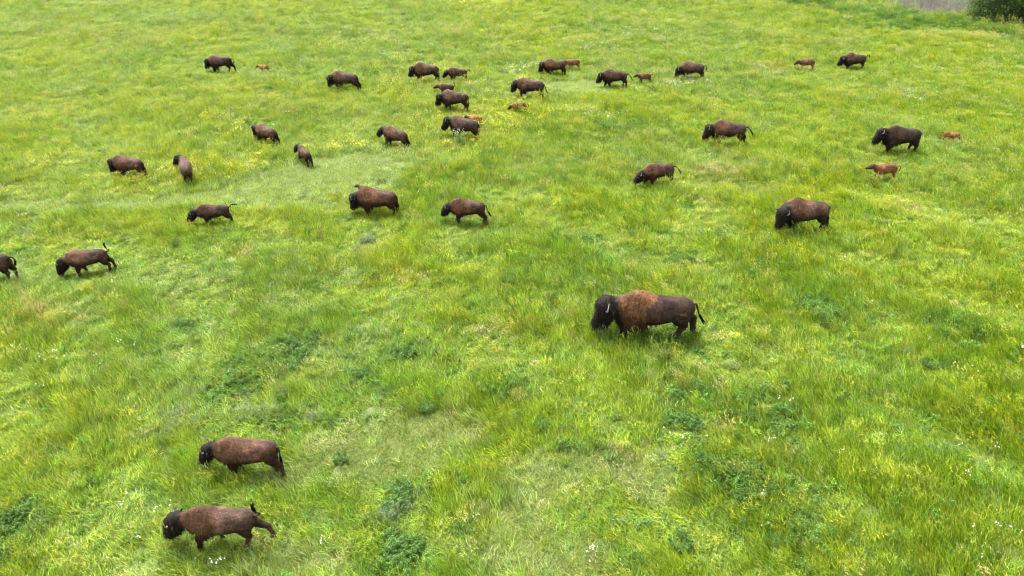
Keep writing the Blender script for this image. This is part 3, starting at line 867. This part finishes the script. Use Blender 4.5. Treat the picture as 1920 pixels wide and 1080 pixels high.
TRAMPLED = [ell(745, 835, 120, 45), ell(800, 815, 90, 40), ell(690, 865, 70, 30), ell(960, 985, 90, 75), ell(1010, 1050, 140, 50), ell(1000, 930, 90, 45), ell(1080, 870, 70, 30), ell(1200, 905, 70, 35),
            ell(560, 1060, 70, 28), ell(540, 900, 60, 25)]
TRACK = [ell(680, 305, 95, 18), ell(600, 330, 120, 22), ell(560, 350, 130, 22), ell(480, 365, 100, 16), ell(370, 375, 90, 12), ell(250, 385, 90, 12), ell(80, 390, 110, 12), ell(530, 385, 90, 10), ell(1080, 160, 60, 12)]
YELLOWS = [ell(930, 195, 110, 45), ell(860, 260, 120, 22), ell(640, 290, 60, 30), ell(500, 330, 70, 22), ell(280, 330, 130, 25), ell(110, 315, 60, 22), ell(780, 155, 60, 35), ell(990, 170, 60, 25), ell(760, 275, 60, 25), ell(960, 230, 100, 20), ell(470, 310, 50, 20), ell(255, 90, 15, 6), ell(125, 78, 25, 8), ell(790, 370, 30, 12), ell(610, 90, 50, 8), ell(900, 20, 60, 18), ell(420, 240, 60, 20)]
WHITES = [ell(760, 100, 60, 16), ell(960, 130, 60, 10), ell(1100, 215, 60, 12), ell(1250, 165, 80, 14), ell(330, 330, 80, 12), ell(700, 70, 70, 14), ell(545, 315, 30, 10), ell(760, 60, 40, 8), ell(1200, 70, 70, 12), ell(1110, 95, 50, 10), ell(1700, 185, 40, 12)]
GREYS = [ell(150, 60, 120, 14), ell(310, 40, 90, 14), ell(160, 240, 60, 14), ell(1150, 95, 60, 10), ell(1215, 260, 50, 12), ell(340, 790, 70, 50), ell(480, 760, 50, 30), ell(690, 460, 40, 22), ell(1290, 720, 60, 30), ell(640, 660, 50, 30), ell(1690, 20, 110, 8), ell(40, 430, 50, 14), ell(1400, 240, 60, 14)]
DRY = [ell(1360, 330, 60, 12), ell(1450, 130, 60, 8), ell(1790, 72, 70, 7), ell(820, 480, 30, 14), ell(760, 520, 40, 12), ell(1340, 830, 60, 40), ell(1690, 390, 40, 14), ell(1270, 700, 60, 25), ell(1480, 900, 60, 40), ell(940, 620, 60, 16), ell(1180, 880, 60, 30), ell(90, 600, 60, 20)]
LUSH = [ell(1230, 650, 70, 30), ell(1270, 690, 60, 30), ell(1100, 450, 30, 12), ell(1270, 490, 25, 10), ell(1380, 900, 70, 55), ell(750, 1040, 50, 40), ell(760, 930, 50, 30), ell(540, 665, 60, 35), ell(770, 665, 35, 22), ell(440, 720, 60, 30), ell(1640, 45, 90, 10), ell(1730, 50, 90, 10), ell(1450, 790, 60, 60), ell(1500, 960, 60, 50), ell(30, 1000, 50, 60), ell(1180, 240, 70, 12), ell(350, 610, 40, 16), ell(1800, 620, 50, 30), ell(1530, 590, 40, 25), ell(950, 720, 60, 30), ell(1100, 860, 50, 30), ell(540, 800, 40, 25), ell(1290, 780, 60, 50)]

PALETTE = dict(yellow=(0.174, 0.233, 0.009), green=(0.100, 0.185, 0.009), mint=(0.150, 0.214, 0.055), dark=(0.036, 0.085, 0.016), dry=(0.26, 0.22, 0.085), turf=(0.170, 0.212, 0.060), track=(0.180, 0.255, 0.080))


def scatter():
    pts = []
    for (y0, y1, step) in ((6, 24, 0.185), (24, 36, 0.20), (36, 52, 0.235), (52, 78, 0.28), (78, 86, 0.42), (86, 120, 0.7)):
        xm = 0.67 * y1 + 8
        X, Y = np.meshgrid(np.arange(-xm, xm, step), np.arange(y0, y1, step))
        X = X.ravel() + rng.uniform(-0.5, 0.5, X.size) * step
        Y = Y.ravel() + rng.uniform(-0.5, 0.5, Y.size) * step
        k = np.abs(X) < 0.65 * Y + 8
        pts.append(np.stack([X[k], Y[k], np.full(k.sum(), step)], 1))
    return np.concatenate(pts)


PT = scatter()
x, y, step = PT[:, 0], PT[:, 1], PT[:, 2]
n = len(x)
tram, trk = field(x, y, TRAMPLED, 0.5, 0.6), field(x, y, TRACK, 0.4, 0.3, 1)
yel, wht, gry = field(x, y, YELLOWS, 0.6, 0.5, 2), field(x, y, WHITES, 0.6, 0.5, 3), field(x, y, GREYS, 0.6, 0.5, 4)
dry, lush = field(x, y, DRY, 0.6, 0.5, 5), field(x, y, LUSH, 0.6, 0.5, 6)
bk = bank(x, y) * (x > 15) + np.where(x > 15, 0, -9)
flat = np.maximum(tram, trk)
# streaks run with the wind
ca, sa = math.cos(math.radians(135)), math.sin(math.radians(135))
xr, yr = x * ca + y * sa, -x * sa + y * ca
n_y = fbm(xr * 0.6, yr, 5.0, 31)
n_f = fbm(xr * 0.6, yr, 1.1, 41)
n_h = fbm(xr * 0.7, yr, 1.7, 51)
n_m = fbm(x * 0.7, y, 6.0, 61)
n_d = fbm(x * 0.7, y, 3.0, 71)
n_c = fbm(x, y, 0.6, 81, 2)


def pick(W):
    W = np.stack(W, 1)
    W = W / W.sum(1, keepdims=True)
    cw = np.cumsum(W, 1)
    return (rng.random(n)[:, None] > cw).sum(1)


w_y = 0.45 + np.where(y < 34, 2.0, 1.5) * sstep(0.36, 0.64, n_y)
w_g = 0.35 + np.where(y < 34, 2.0, 1.2) * sstep(0.42, 0.62, n_f) + 2.2 * lush + 1.1 * (1 - sstep(14, 32, y)) + 0.8 * sstep(0, 10, x) * (1 - sstep(14, 30, y))
w_m = 0.12 + 0.8 * sstep(36, 66, y) + 0.9 * sstep(0.55, 0.72, n_m) + 1.0 * gry + 1.6 * trk
w_d = 0.07 + 0.35 * (1 - sstep(14, 30, y)) * sstep(0.45, 0.65, n_c) + 0.7 * sstep(0.60, 0.72, n_d) * sstep(0.5, 0.62, n_c) + 3.0 * lush * sstep(0.4, 0.6, n_c)
w_r = 0.03 + 0.12 * sstep(0.58, 0.75, n_m[::-1]) + 0.6 * dry
w_t = 0.02 + 9.0 * tram
w_k = 12.0 * trk
WALL = [w_y, w_g, w_m, w_d, w_r, w_t, w_k]
ci = pick(WALL)
PAL = np.array([PALETTE[k] for k in ('yellow', 'green', 'mint', 'dark', 'dry', 'turf', 'track')])
tint = PAL[ci]
mean = (np.stack(WALL, 1) / np.stack(WALL, 1).sum(1, keepdims=True)) @ PAL
tint = 0.62 * tint + 0.38 * mean
tint = tint * np.exp(rng.normal(0, 1, n) * np.where(y < 34, 0.20, 0.12))[:, None]
hgt = np.where(y < 34, 0.30 + 0.75 * sstep(0.25, 0.75, n_h), 0.46 + 0.45 * sstep(0.25, 0.75, n_h)) * np.exp(rng.normal(0, 0.13, n))
hgt = hgt * (1 - 0.25 * lush * 0)
LOW = [ell(430, 1030, 140, 32), ell(530, 890, 60, 25), ell(1230, 345, 60, 10), ell(1655, 335, 50, 9), ell(1150, 158, 45, 7), ell(1300, 142, 40, 6), ell(1508, 129, 30, 5), ell(1600, 128, 40, 6), ell(800, 150, 40, 6), ell(20, 522, 60, 14), ell(575, 315, 30, 8), ell(1385, 268, 30, 8), ell(1540, 420, 40, 8), ell(410, 418, 50, 8), ell(880, 410, 50, 8), ell(1205, 152, 25, 5), ell(415, 128, 40, 5), ell(493, 134, 20, 4), ell(1785, 267, 30, 6), ell(850, 150, 30, 5), ell(185, 518, 50, 9)]
hgt = hgt * (1 - 0.28 * field(x, y, LOW, 0.4, 0.3, 8)) * np.where(y < 34, 1.08, 1.16)
VLOW = [ell(510, 1012, 55, 26), ell(385, 1032, 50, 16), ell(465, 1030, 35, 16)]
hgt = hgt * (1 - 0.6 * field(x, y, VLOW, 0.4, 0.2, 9))
hgt[bk > -3.0] *= 1.45
far = sstep(45, 60, y)
# which plant
idx = rng.choice(TALL, n)
u = rng.random(n)
seedp = 0.06 + 0.16 * sstep(0.5, 0.65, n_m[::-1]) + 0.35 * dry
k = u < seedp
idx[k] = rng.choice(SEED, k.sum())
k = (u > 0.965) | ((u > 0.62) & (rng.random(n) < lush)) | ((bk > -4.0) & (u > 0.35))
idx[k] = rng.choice(FORB, k.sum())
tint[k] = np.array((0.048, 0.105, 0.014)) * np.exp(rng.normal(0.15, 0.25, k.sum()))[:, None]
k = (rng.random(n) < 0.17 * yel)
idx[k] = rng.choice(YEL, k.sum())
k = (rng.random(n) < np.maximum(0.16 * wht, 0.0006))
idx[k] = rng.choice(WHT, k.sum())
k = (rng.random(n) < 0.12 * gry)
idx[k] = rng.choice(SAGE, k.sum())
tint[k] = np.array((0.115, 0.16, 0.066)) * np.exp(rng.normal(0, 0.15, k.sum()))[:, None]
k = rng.random(n) < flat * np.where(tram > trk, 0.94, 1.1)
idx[k] = rng.choice(SHORT, k.sum())
hgt[k] = 1.0 * np.exp(rng.normal(0, 0.2, k.sum()))
# wind lean towards -X and away, stronger in streaks
lean = np.radians((6 + 22 * fbm(xr * 0.5, yr, 2.6, 101)) * np.where(y < 30, 1.0, 0.65)) * np.exp(rng.normal(0, 0.25, n)) * np.where(k, 0.3, 1)
ld = np.radians(140) + rng.normal(0, 0.35, n) + 1.6 * (fbm(x, y, 4.0, 111) - 0.5)
spin = np.where(np.isin(idx, TALL + SEED), ld + rng.normal(0, 0.35, n), rng.uniform(0, 2 * np.pi, n))
c1, s1 = np.cos(spin), np.sin(spin)
axx, axy = -np.sin(ld), np.cos(ld)
cl_, sl_ = np.cos(lean), np.sin(lean)
R = np.empty((n, 3, 3))
T = np.empty((n, 3, 3))
T[:, 0, 0] = cl_ + axx * axx * (1 - cl_); T[:, 0, 1] = axx * axy * (1 - cl_); T[:, 0, 2] = axy * sl_
T[:, 1, 0] = axx * axy * (1 - cl_); T[:, 1, 1] = cl_ + axy * axy * (1 - cl_); T[:, 1, 2] = -axx * sl_
T[:, 2, 0] = -axy * sl_; T[:, 2, 1] = axx * sl_; T[:, 2, 2] = cl_
Z = np.zeros((n, 3, 3)); Z[:, 0, 0] = c1; Z[:, 0, 1] = -s1; Z[:, 1, 0] = s1; Z[:, 1, 1] = c1; Z[:, 2, 2] = 1
R = T @ Z
eul = np.stack([np.arctan2(R[:, 2, 1], R[:, 2, 2]), -np.arcsin(np.clip(R[:, 2, 0], -1, 1)), np.arctan2(R[:, 1, 0], R[:, 0, 0])], 1)
wide = (step / 0.2) ** 0.8 * rng.uniform(0.85, 1.2, n)
scl = np.stack([wide, wide, hgt], 1)
along_b = (x - BA[0]) * BD[0] + (y - BA[1]) * BD[1]
keep = ~((bk > 7.5) & (bk < 15) & (along_b > 16)) & ~((n_c < 0.30) & (rng.random(n) < 0.5) & (flat < 0.3) & (y < 34))
gz = ground(x, y)


def instancer(name, sel):
    me = bpy.data.meshes.new(name)
    m_ = int(sel.sum())
    me.vertices.add(m_)
    me.vertices.foreach_set('co', np.stack([x[sel], y[sel], gz[sel]], 1).astype(np.float32).ravel())
    for nm, ty, fld, arr in (('rot', 'FLOAT_VECTOR', 'vector', eul[sel]), ('scl', 'FLOAT_VECTOR', 'vector', scl[sel]), ('tint', 'FLOAT_COLOR', 'color', np.concatenate([tint[sel], np.ones((m_, 1))], 1))):
        a = me.attributes.new(nm, ty, 'POINT')
        a.data.foreach_set(fld, arr.astype(np.float32).ravel())
    a = me.attributes.new('idx', 'INT', 'POINT')
    a.data.foreach_set('value', idx[sel].astype(np.int32))
    o = bpy.data.objects.new(name, me)
    COL.objects.link(o)
    ng = bpy.data.node_groups.new('scatter_grass', 'GeometryNodeTree')
    ng.interface.new_socket('Geometry', in_out='INPUT', socket_type='NodeSocketGeometry')
    ng.interface.new_socket('Geometry', in_out='OUTPUT', socket_type='NodeSocketGeometry')
    gi, go = ng.nodes.new('NodeGroupInput'), ng.nodes.new('NodeGroupOutput')
    ip = ng.nodes.new('GeometryNodeInstanceOnPoints')
    cn = ng.nodes.new('GeometryNodeCollectionInfo')
    cn.inputs['Collection'].default_value = clumps
    cn.inputs['Separate Children'].default_value = True
    cn.inputs['Reset Children'].default_value = True

    def named(nm, ty):
        q = ng.nodes.new('GeometryNodeInputNamedAttribute')
        q.data_type = ty
        q.inputs['Name'].default_value = nm
        return q.outputs['Attribute']
    er = ng.nodes.new('FunctionNodeEulerToRotation')
    ng.links.new(named('rot', 'FLOAT_VECTOR'), er.inputs[0])
    ng.links.new(gi.outputs[0], ip.inputs['Points'])
    ng.links.new(cn.outputs[0], ip.inputs['Instance'])
    ip.inputs['Pick Instance'].default_value = True
    ng.links.new(named('idx', 'INT'), ip.inputs['Instance Index'])
    ng.links.new(er.outputs[0], ip.inputs['Rotation'])
    ng.links.new(named('scl', 'FLOAT_VECTOR'), ip.inputs['Scale'])
    ng.links.new(ip.outputs[0], go.inputs[0])
    md = o.modifiers.new('scatter', 'NODES')
    md.node_group = ng
    return o


mg = instancer('meadow_grass', keep)
tag(mg, 'tall bright green meadow grass with small wildflowers covering the whole field', 'grass', None, 'stuff')
print('grass clumps', int(keep.sum()))

# ------------------------------------------------------------------ single weeds that stand out of the grass
m_weed = leaf_mat('weed_leaf', False, (0.044, 0.098, 0.013), 0.35)
m_sage = leaf_mat('grey_weed_leaf', False, (0.115, 0.155, 0.075), 0.3)
m_flow = leaf_mat('flower_stem', False, (0.075, 0.14, 0.03), 0.35)
rg = np.random.default_rng(11)


def weed_mesh(name, mat, n_st, R, h0, h1, ll, lw, per, blossoms=0, br=0.03, bh=(0.5, 0.7), petal=None):
    c = Clump()
    forb(c, rg, n_st, R, h0, h1, ll, lw, per)
    for b in range(blossoms):
        r, a = R * 0.9 * math.sqrt(rg.random()), rg.uniform(0, 2 * math.pi)
        p = np.array([r * math.cos(a), r * math.sin(a), rg.uniform(*bh)])
        c.blade(np.array([p[0] * 0.6, p[1] * 0.6, 0]), a, p[2], 0.12, 0.008, bcol(rg, 0.2), seg=2)
        for e in range(3):
            c.disc(p + rg.normal(0, br * 0.7, 3), br * rg.uniform(0.5, 1.0), (1, 1, 1), 1, 6, (rg.normal(0, 0.5), rg.normal(0, 0.5)))
    o = c.build(name, [mat, petal or m_white], False)
    return o.data


weeds = [weed_mesh('weed_clump', m_weed, 44, 0.34, 0.2, 0.5, 0.10, 0.034, 12) for k in range(3)]
sages = [weed_mesh('grey_weed', m_sage, 44, 0.32, 0.25, 0.6, 0.09, 0.014, 14) for k in range(2)]
daisies = [weed_mesh('white_wildflower', m_flow, 6, 0.16, 0.2, 0.45, 0.06, 0.02, 5, k + 2, 0.015, (0.40, 0.56)) for k in range(4)]
umbels = [weed_mesh('flowering_weed', m_flow, 26, 0.42, 0.4, 0.95, 0.10, 0.03, 9, 110, 0.014, (0.45, 1.05), m_cream)]


def put(name, me, u, v, label, cat, group, sc=1.0):
    o = bpy.data.objects.new(name, me)
    COL.objects.link(o)
    px_, py_ = pix(u, v)
    o.location = (px_, py_, float(ground(px_, py_)))
    o.rotation_euler = (0, 0, rg.uniform(0, 6.28))
    o.scale = (sc, sc, sc)
    tag(o, label, cat, group)
    return o


for i, (u, v, sc) in enumerate([(765, 668, .9), (1230, 655, 1.0), (1265, 640, .9), (1275, 495, .8), (1290, 492, .7), (1100, 455, .9), (1450, 462, .9), (890, 520, .7), (1380, 905, 1.1), (1400, 935, 1.0), (1350, 880, .9),
                               (750, 1045, 1.1), (770, 1030, 1.0), (725, 1050, .8), (760, 930, .9), (735, 955, .8), (545, 655, .9), (565, 670, .8), (445, 720, .9), (1810, 600, .9), (1800, 615, .8), (1530, 595, .9), (1740, 690, .8), (1470, 775, .9), (345, 610, .7), (240, 655, .6),
                               (1015, 800, .7), (1290, 800, 1.0), (1275, 1025, .9), (1440, 920, .9), (640, 865, .7), (1860, 385, .8), (800, 770, .7), (500, 230, .7), (1190, 445, .7), (1350, 445, .8), (1560, 255, .7), (1000, 620, .6), (950, 720, .8), (680, 705, .7), (20, 985, 1.0), (860, 1000, .7)]):
    put('weed_clump', weeds[i % 3], u, v, 'dark green broad-leaved weed clump standing out of the paler grass', 'weed', 'dark weed clumps in the meadow', sc)
for i, (u, v, sc) in enumerate([(735, 965, .8), (715, 975, .7), (760, 950, .6), (695, 455, .9), (670, 470, .7), (1370, 690, .7), (1700, 665, .7), (345, 785, .9), (365, 800, .8), (330, 805, .8), (1745, 850, .8), (1215, 262, .8), (160, 235, .9), (590, 790, .7), (1240, 860, .6)]):
    put('grey_weed', sages[i % 2], u, v, 'silvery grey-green feathery weed rising from the meadow grass', 'weed', 'silvery weeds in the meadow', sc)
DAISY = [(612, 1022), (607, 1030), (1100, 1050), (1110, 1042), (1098, 1062), (268, 1022), (399, 1068), (420, 1070), (60, 668), (82, 684), (95, 690), (110, 672), (122, 688), (186, 678), (202, 694), (138, 722), (80, 738), (228, 655), (260, 655), (218, 540), (520, 665),
         (1455, 762), (1482, 768), (1786, 700), (1818, 708), (1735, 650), (1905, 662), (1915, 668), (1795, 850), (1858, 852), (1815, 996), (1860, 1000), (1895, 1010), (1830, 1058), (1425, 938), (1570, 860), (1245, 825), (1275, 840), (1320, 838), (1440, 840), (1430, 995), (235, 962), (250, 950),
         (300, 970), (330, 962), (1715, 180), (1730, 190), (1700, 192), (1680, 188), (1575, 192), (1440, 84), (1425, 88), (1320, 190), (780, 360), (790, 372), (460, 230), (545, 218), (440, 225), (1250, 120), (1035, 55), (1280, 170), (1590, 185), (640, 160), (480, 158), (1690, 300)]
for i, (u, v) in enumerate(DAISY):
    put('white_wildflower', daisies[i % 4], u, v, 'small cluster of white wildflowers on thin stems in the grass', 'wildflower', 'white wildflowers dotted over the meadow', 0.75 + 0.3 * ((i * 7) % 5) / 5)
put('flowering_weed', umbels[0], 862, 272, 'tall weed covered in creamy white blossom in front of a dark bison', 'weed', None, 1.0)

# ------------------------------------------------------------------ the bank in the far right: stake, bare brush, willow, stream
m_wood = plain_mat('weathered_wood', (0.16, 0.13, 0.10), 0.9, 0.1, 0.3, 20)
m_bark = plain_mat('willow_bark', (0.10, 0.08, 0.065), 0.9, 0.1, 0.35, 12)
m_twig = plain_mat('bare_grey_twig', (0.20, 0.172, 0.175), 0.85, 0.15, 0.35, 5)
m_will = leaf_mat('willow_leaf', False, (0.034, 0.066, 0.020), 0.3)

sx, sy_ = pix(1714, 31)
v, f = tube([(0, 0, -0.3), (0.01, 0, 0.5), (0.05, 0.01, 1.12)], [0.05, 0.045, 0.035], 8)
po = mesh_obj('stake', v, f, [m_wood], None, True)
po.location = (sx, sy_, float(ground(sx, sy_)))
tag(po, 'weathered wooden stake leaning on the edge of the bank', 'stake')


def twigs(rg, n, R, h0, h1, rad):
    parts = []
    for i in range(n):
        a, r = rg.uniform(0, 6.28), R * math.sqrt(rg.random())
        p = np.array([r * math.cos(a), r * math.sin(a), -0.1])
        d = np.array([math.cos(a) * 0.45 * r / R, math.sin(a) * 0.45 * r / R, 1.0]) + rg.normal(0, 0.22, 3)
        h = rg.uniform(h0, h1)
        q = [p, p + d * h * 0.45 + rg.normal(0, 0.06, 3), p + d * h + rg.normal(0, 0.15, 3)]
        parts.append(tube(q, [rad, rad * 0.7, rad * 0.25], 4))
        for e in range(5):
            t = rg.uniform(0.3, 0.95)
            b = q[0] * (1 - t) + q[2] * t
            dd = d * 0.6 + rg.normal(0, 0.55, 3)
            parts.append(tube([b, b + dd * h * 0.18, b + dd * h * 0.32 + rg.normal(0, 0.06, 3)], [rad * 0.5, rad * 0.35, rad * 0.15], 3))
    return merge(parts)


SHRUBS = [((1750, 16), 0.9, 'bare grey brush next to the leaning stake'), ((1778, 10), 1.0, 'pale leafless brush in the middle of the thicket by the stream'), ((1806, 18), 0.95, 'bare grey brush touching the side of the overhanging willow'), ((1728, -6), 1.2, 'leafless brush at the back of the thicket beyond the stake'),
          ((1762, -10), 1.25, 'tall leafless brush at the back of the thicket behind the pale one'), ((1800, -8), 1.25, 'tall leafless brush at the back of the thicket next to the willow'), ((1916, 50), 0.6, 'low bleached brush under the overhanging willow')]
for i, ((u, v_), sc, lab) in enumerate(SHRUBS):
    rgx = np.random.default_rng(40 + i)
    px_, py_ = pix(u, v_)
    V, F = twigs(rgx, 95, 1.7, 0.6, 2.8, 0.022)
    o = mesh_obj('bare_shrub', V, F, [m_twig])
    o.location = (px_, py_ + 2.0, float(ground(px_, py_ + 2.0)))
    o.scale = (sc, sc, sc)
    tag(o, lab, 'shrub', 'leafless brush along the bank')


def willow(u, v_, H_, W_, label, seed):
    rgx = np.random.default_rng(seed)
    px_, py_ = pix(u, v_)
    root = bpy.data.objects.new('willow_tree', None)
    COL.objects.link(root)
    root.location = (px_, py_, float(ground(px_, py_)))
    parts, tips = [], []
    for k in range(9):
        a = rgx.uniform(0, 6.28)
        out = rgx.uniform(0.2, 0.9) * W_ * 0.5
        e = np.array([math.cos(a) * out, math.sin(a) * out, H_ * rgx.uniform(0.55, 0.95)])
        b = np.array([math.cos(a) * 0.3, math.sin(a) * 0.3, -0.2])
        m1 = b * 0.6 + e * 0.4 + np.array([0, 0, H_ * 0.08]) + rgx.normal(0, 0.15, 3)
        parts.append(tube([b, m1, e], [0.13, 0.08, 0.02], 7))
        for j in range(5):
            t = rgx.uniform(0.35, 0.95)
            p = m1 * (1 - t) + e * t
            d = rgx.normal(0, 1, 3); d[2] = abs(d[2]) * 0.4
            q = p + d / np.linalg.norm(d) * rgx.uniform(0.7, 1.5)
            parts.append(tube([p, (p + q) / 2 + rgx.normal(0, 0.06, 3), q], [0.035, 0.022, 0.008], 5))
            tips.append(q)
        tips.append(e)
    V, F = merge(parts)
    mesh_obj('trunk', V, F, [m_bark], root, True)
    c = Clump()
    cents = list(tips)
    for k in range(240):                                      # skirts of foliage down to the grass
        a, z = rgx.uniform(0, 6.28), rgx.uniform(0.02, 1.0) ** 1.3
        rr = W_ * 0.5 * math.sqrt(max(0.05, 1 - (z - 0.35) ** 2 / 0.5)) * rgx.uniform(0.65, 1.05)
        cents.append(np.array([math.cos(a) * rr, math.sin(a) * rr, z * H_]))
    for q in cents:
        shade = math.exp(rgx.normal(0, 0.25))
        for j in range(130):
            p = q + rgx.normal(0, 0.30, 3) * np.array([1.2, 1.2, 0.9])
            d = rgx.normal(0, 1, 3) + np.array([0, 0, 0.2])
            k_ = shade * math.exp(rgx.normal(0, 0.25))
            c.leaf(p, d, rgx.normal(0, 1, 3), rgx.uniform(0.12, 0.24), rgx.uniform(0.045, 0.08), (k_ * 1.05, k_, k_ * 0.9))
    c.build('crown', [m_will], True, root)
    tag(root, label, 'tree', 'willows along the stream')


willow(1868, 42, 5.2, 4.8, 'dense dark green willow overhanging the edge of the meadow', 5)
willow(1990, 62, 6.0, 5.0, 'larger willow standing beyond the bleached brush', 6)
willow(1935, 5, 6.5, 5.0, 'willow on the water side behind the overhanging one', 8)

m_water, nt, N, L, P = new_mat('stream_water')
P.inputs['Base Color'].default_value = (0.10, 0.12, 0.11, 1)
P.inputs['Roughness'].default_value = 0.12
nz = N.new('ShaderNodeTexNoise'); nz.inputs['Scale'].default_value = 3.5; nz.inputs['Detail'].default_value = 4
tcw = N.new('ShaderNodeTexCoord'); L.new(tcw.outputs['Object'], nz.inputs['Vector'])
bp = N.new('ShaderNodeBump'); bp.inputs['Strength'].default_value = 0.5; bp.inputs['Distance'].default_value = 0.1
L.new(nz.outputs[0], bp.inputs['Height']); L.new(bp.outputs[0], P.inputs['Normal'])
p0, p1 = BA + BN * 8.5 + BD * 16, BB + BN * 8.5 + BD * 60
wv, wf = [], []
for i in range(31):
    t = i / 30
    c_ = p0 * (1 - t) + p1 * t + BN * 0.8 * math.sin(i * 0.9)
    w_ = 6 + 0.7 * math.sin(i * 1.7)
    wv += [(c_[0] - BN[0] * 0.6, c_[1] - BN[1] * 0.6, -2.28), (c_[0] + BN[0] * w_, c_[1] + BN[1] * w_, -2.28)]
for i in range(30):
    wf.append((2 * i, 2 * i + 2, 2 * i + 3, 2 * i + 1))
so = mesh_obj('stream', wv, wf, [m_water])
tag(so, 'narrow pale stream below the bank behind the willows', None, None, 'structure')
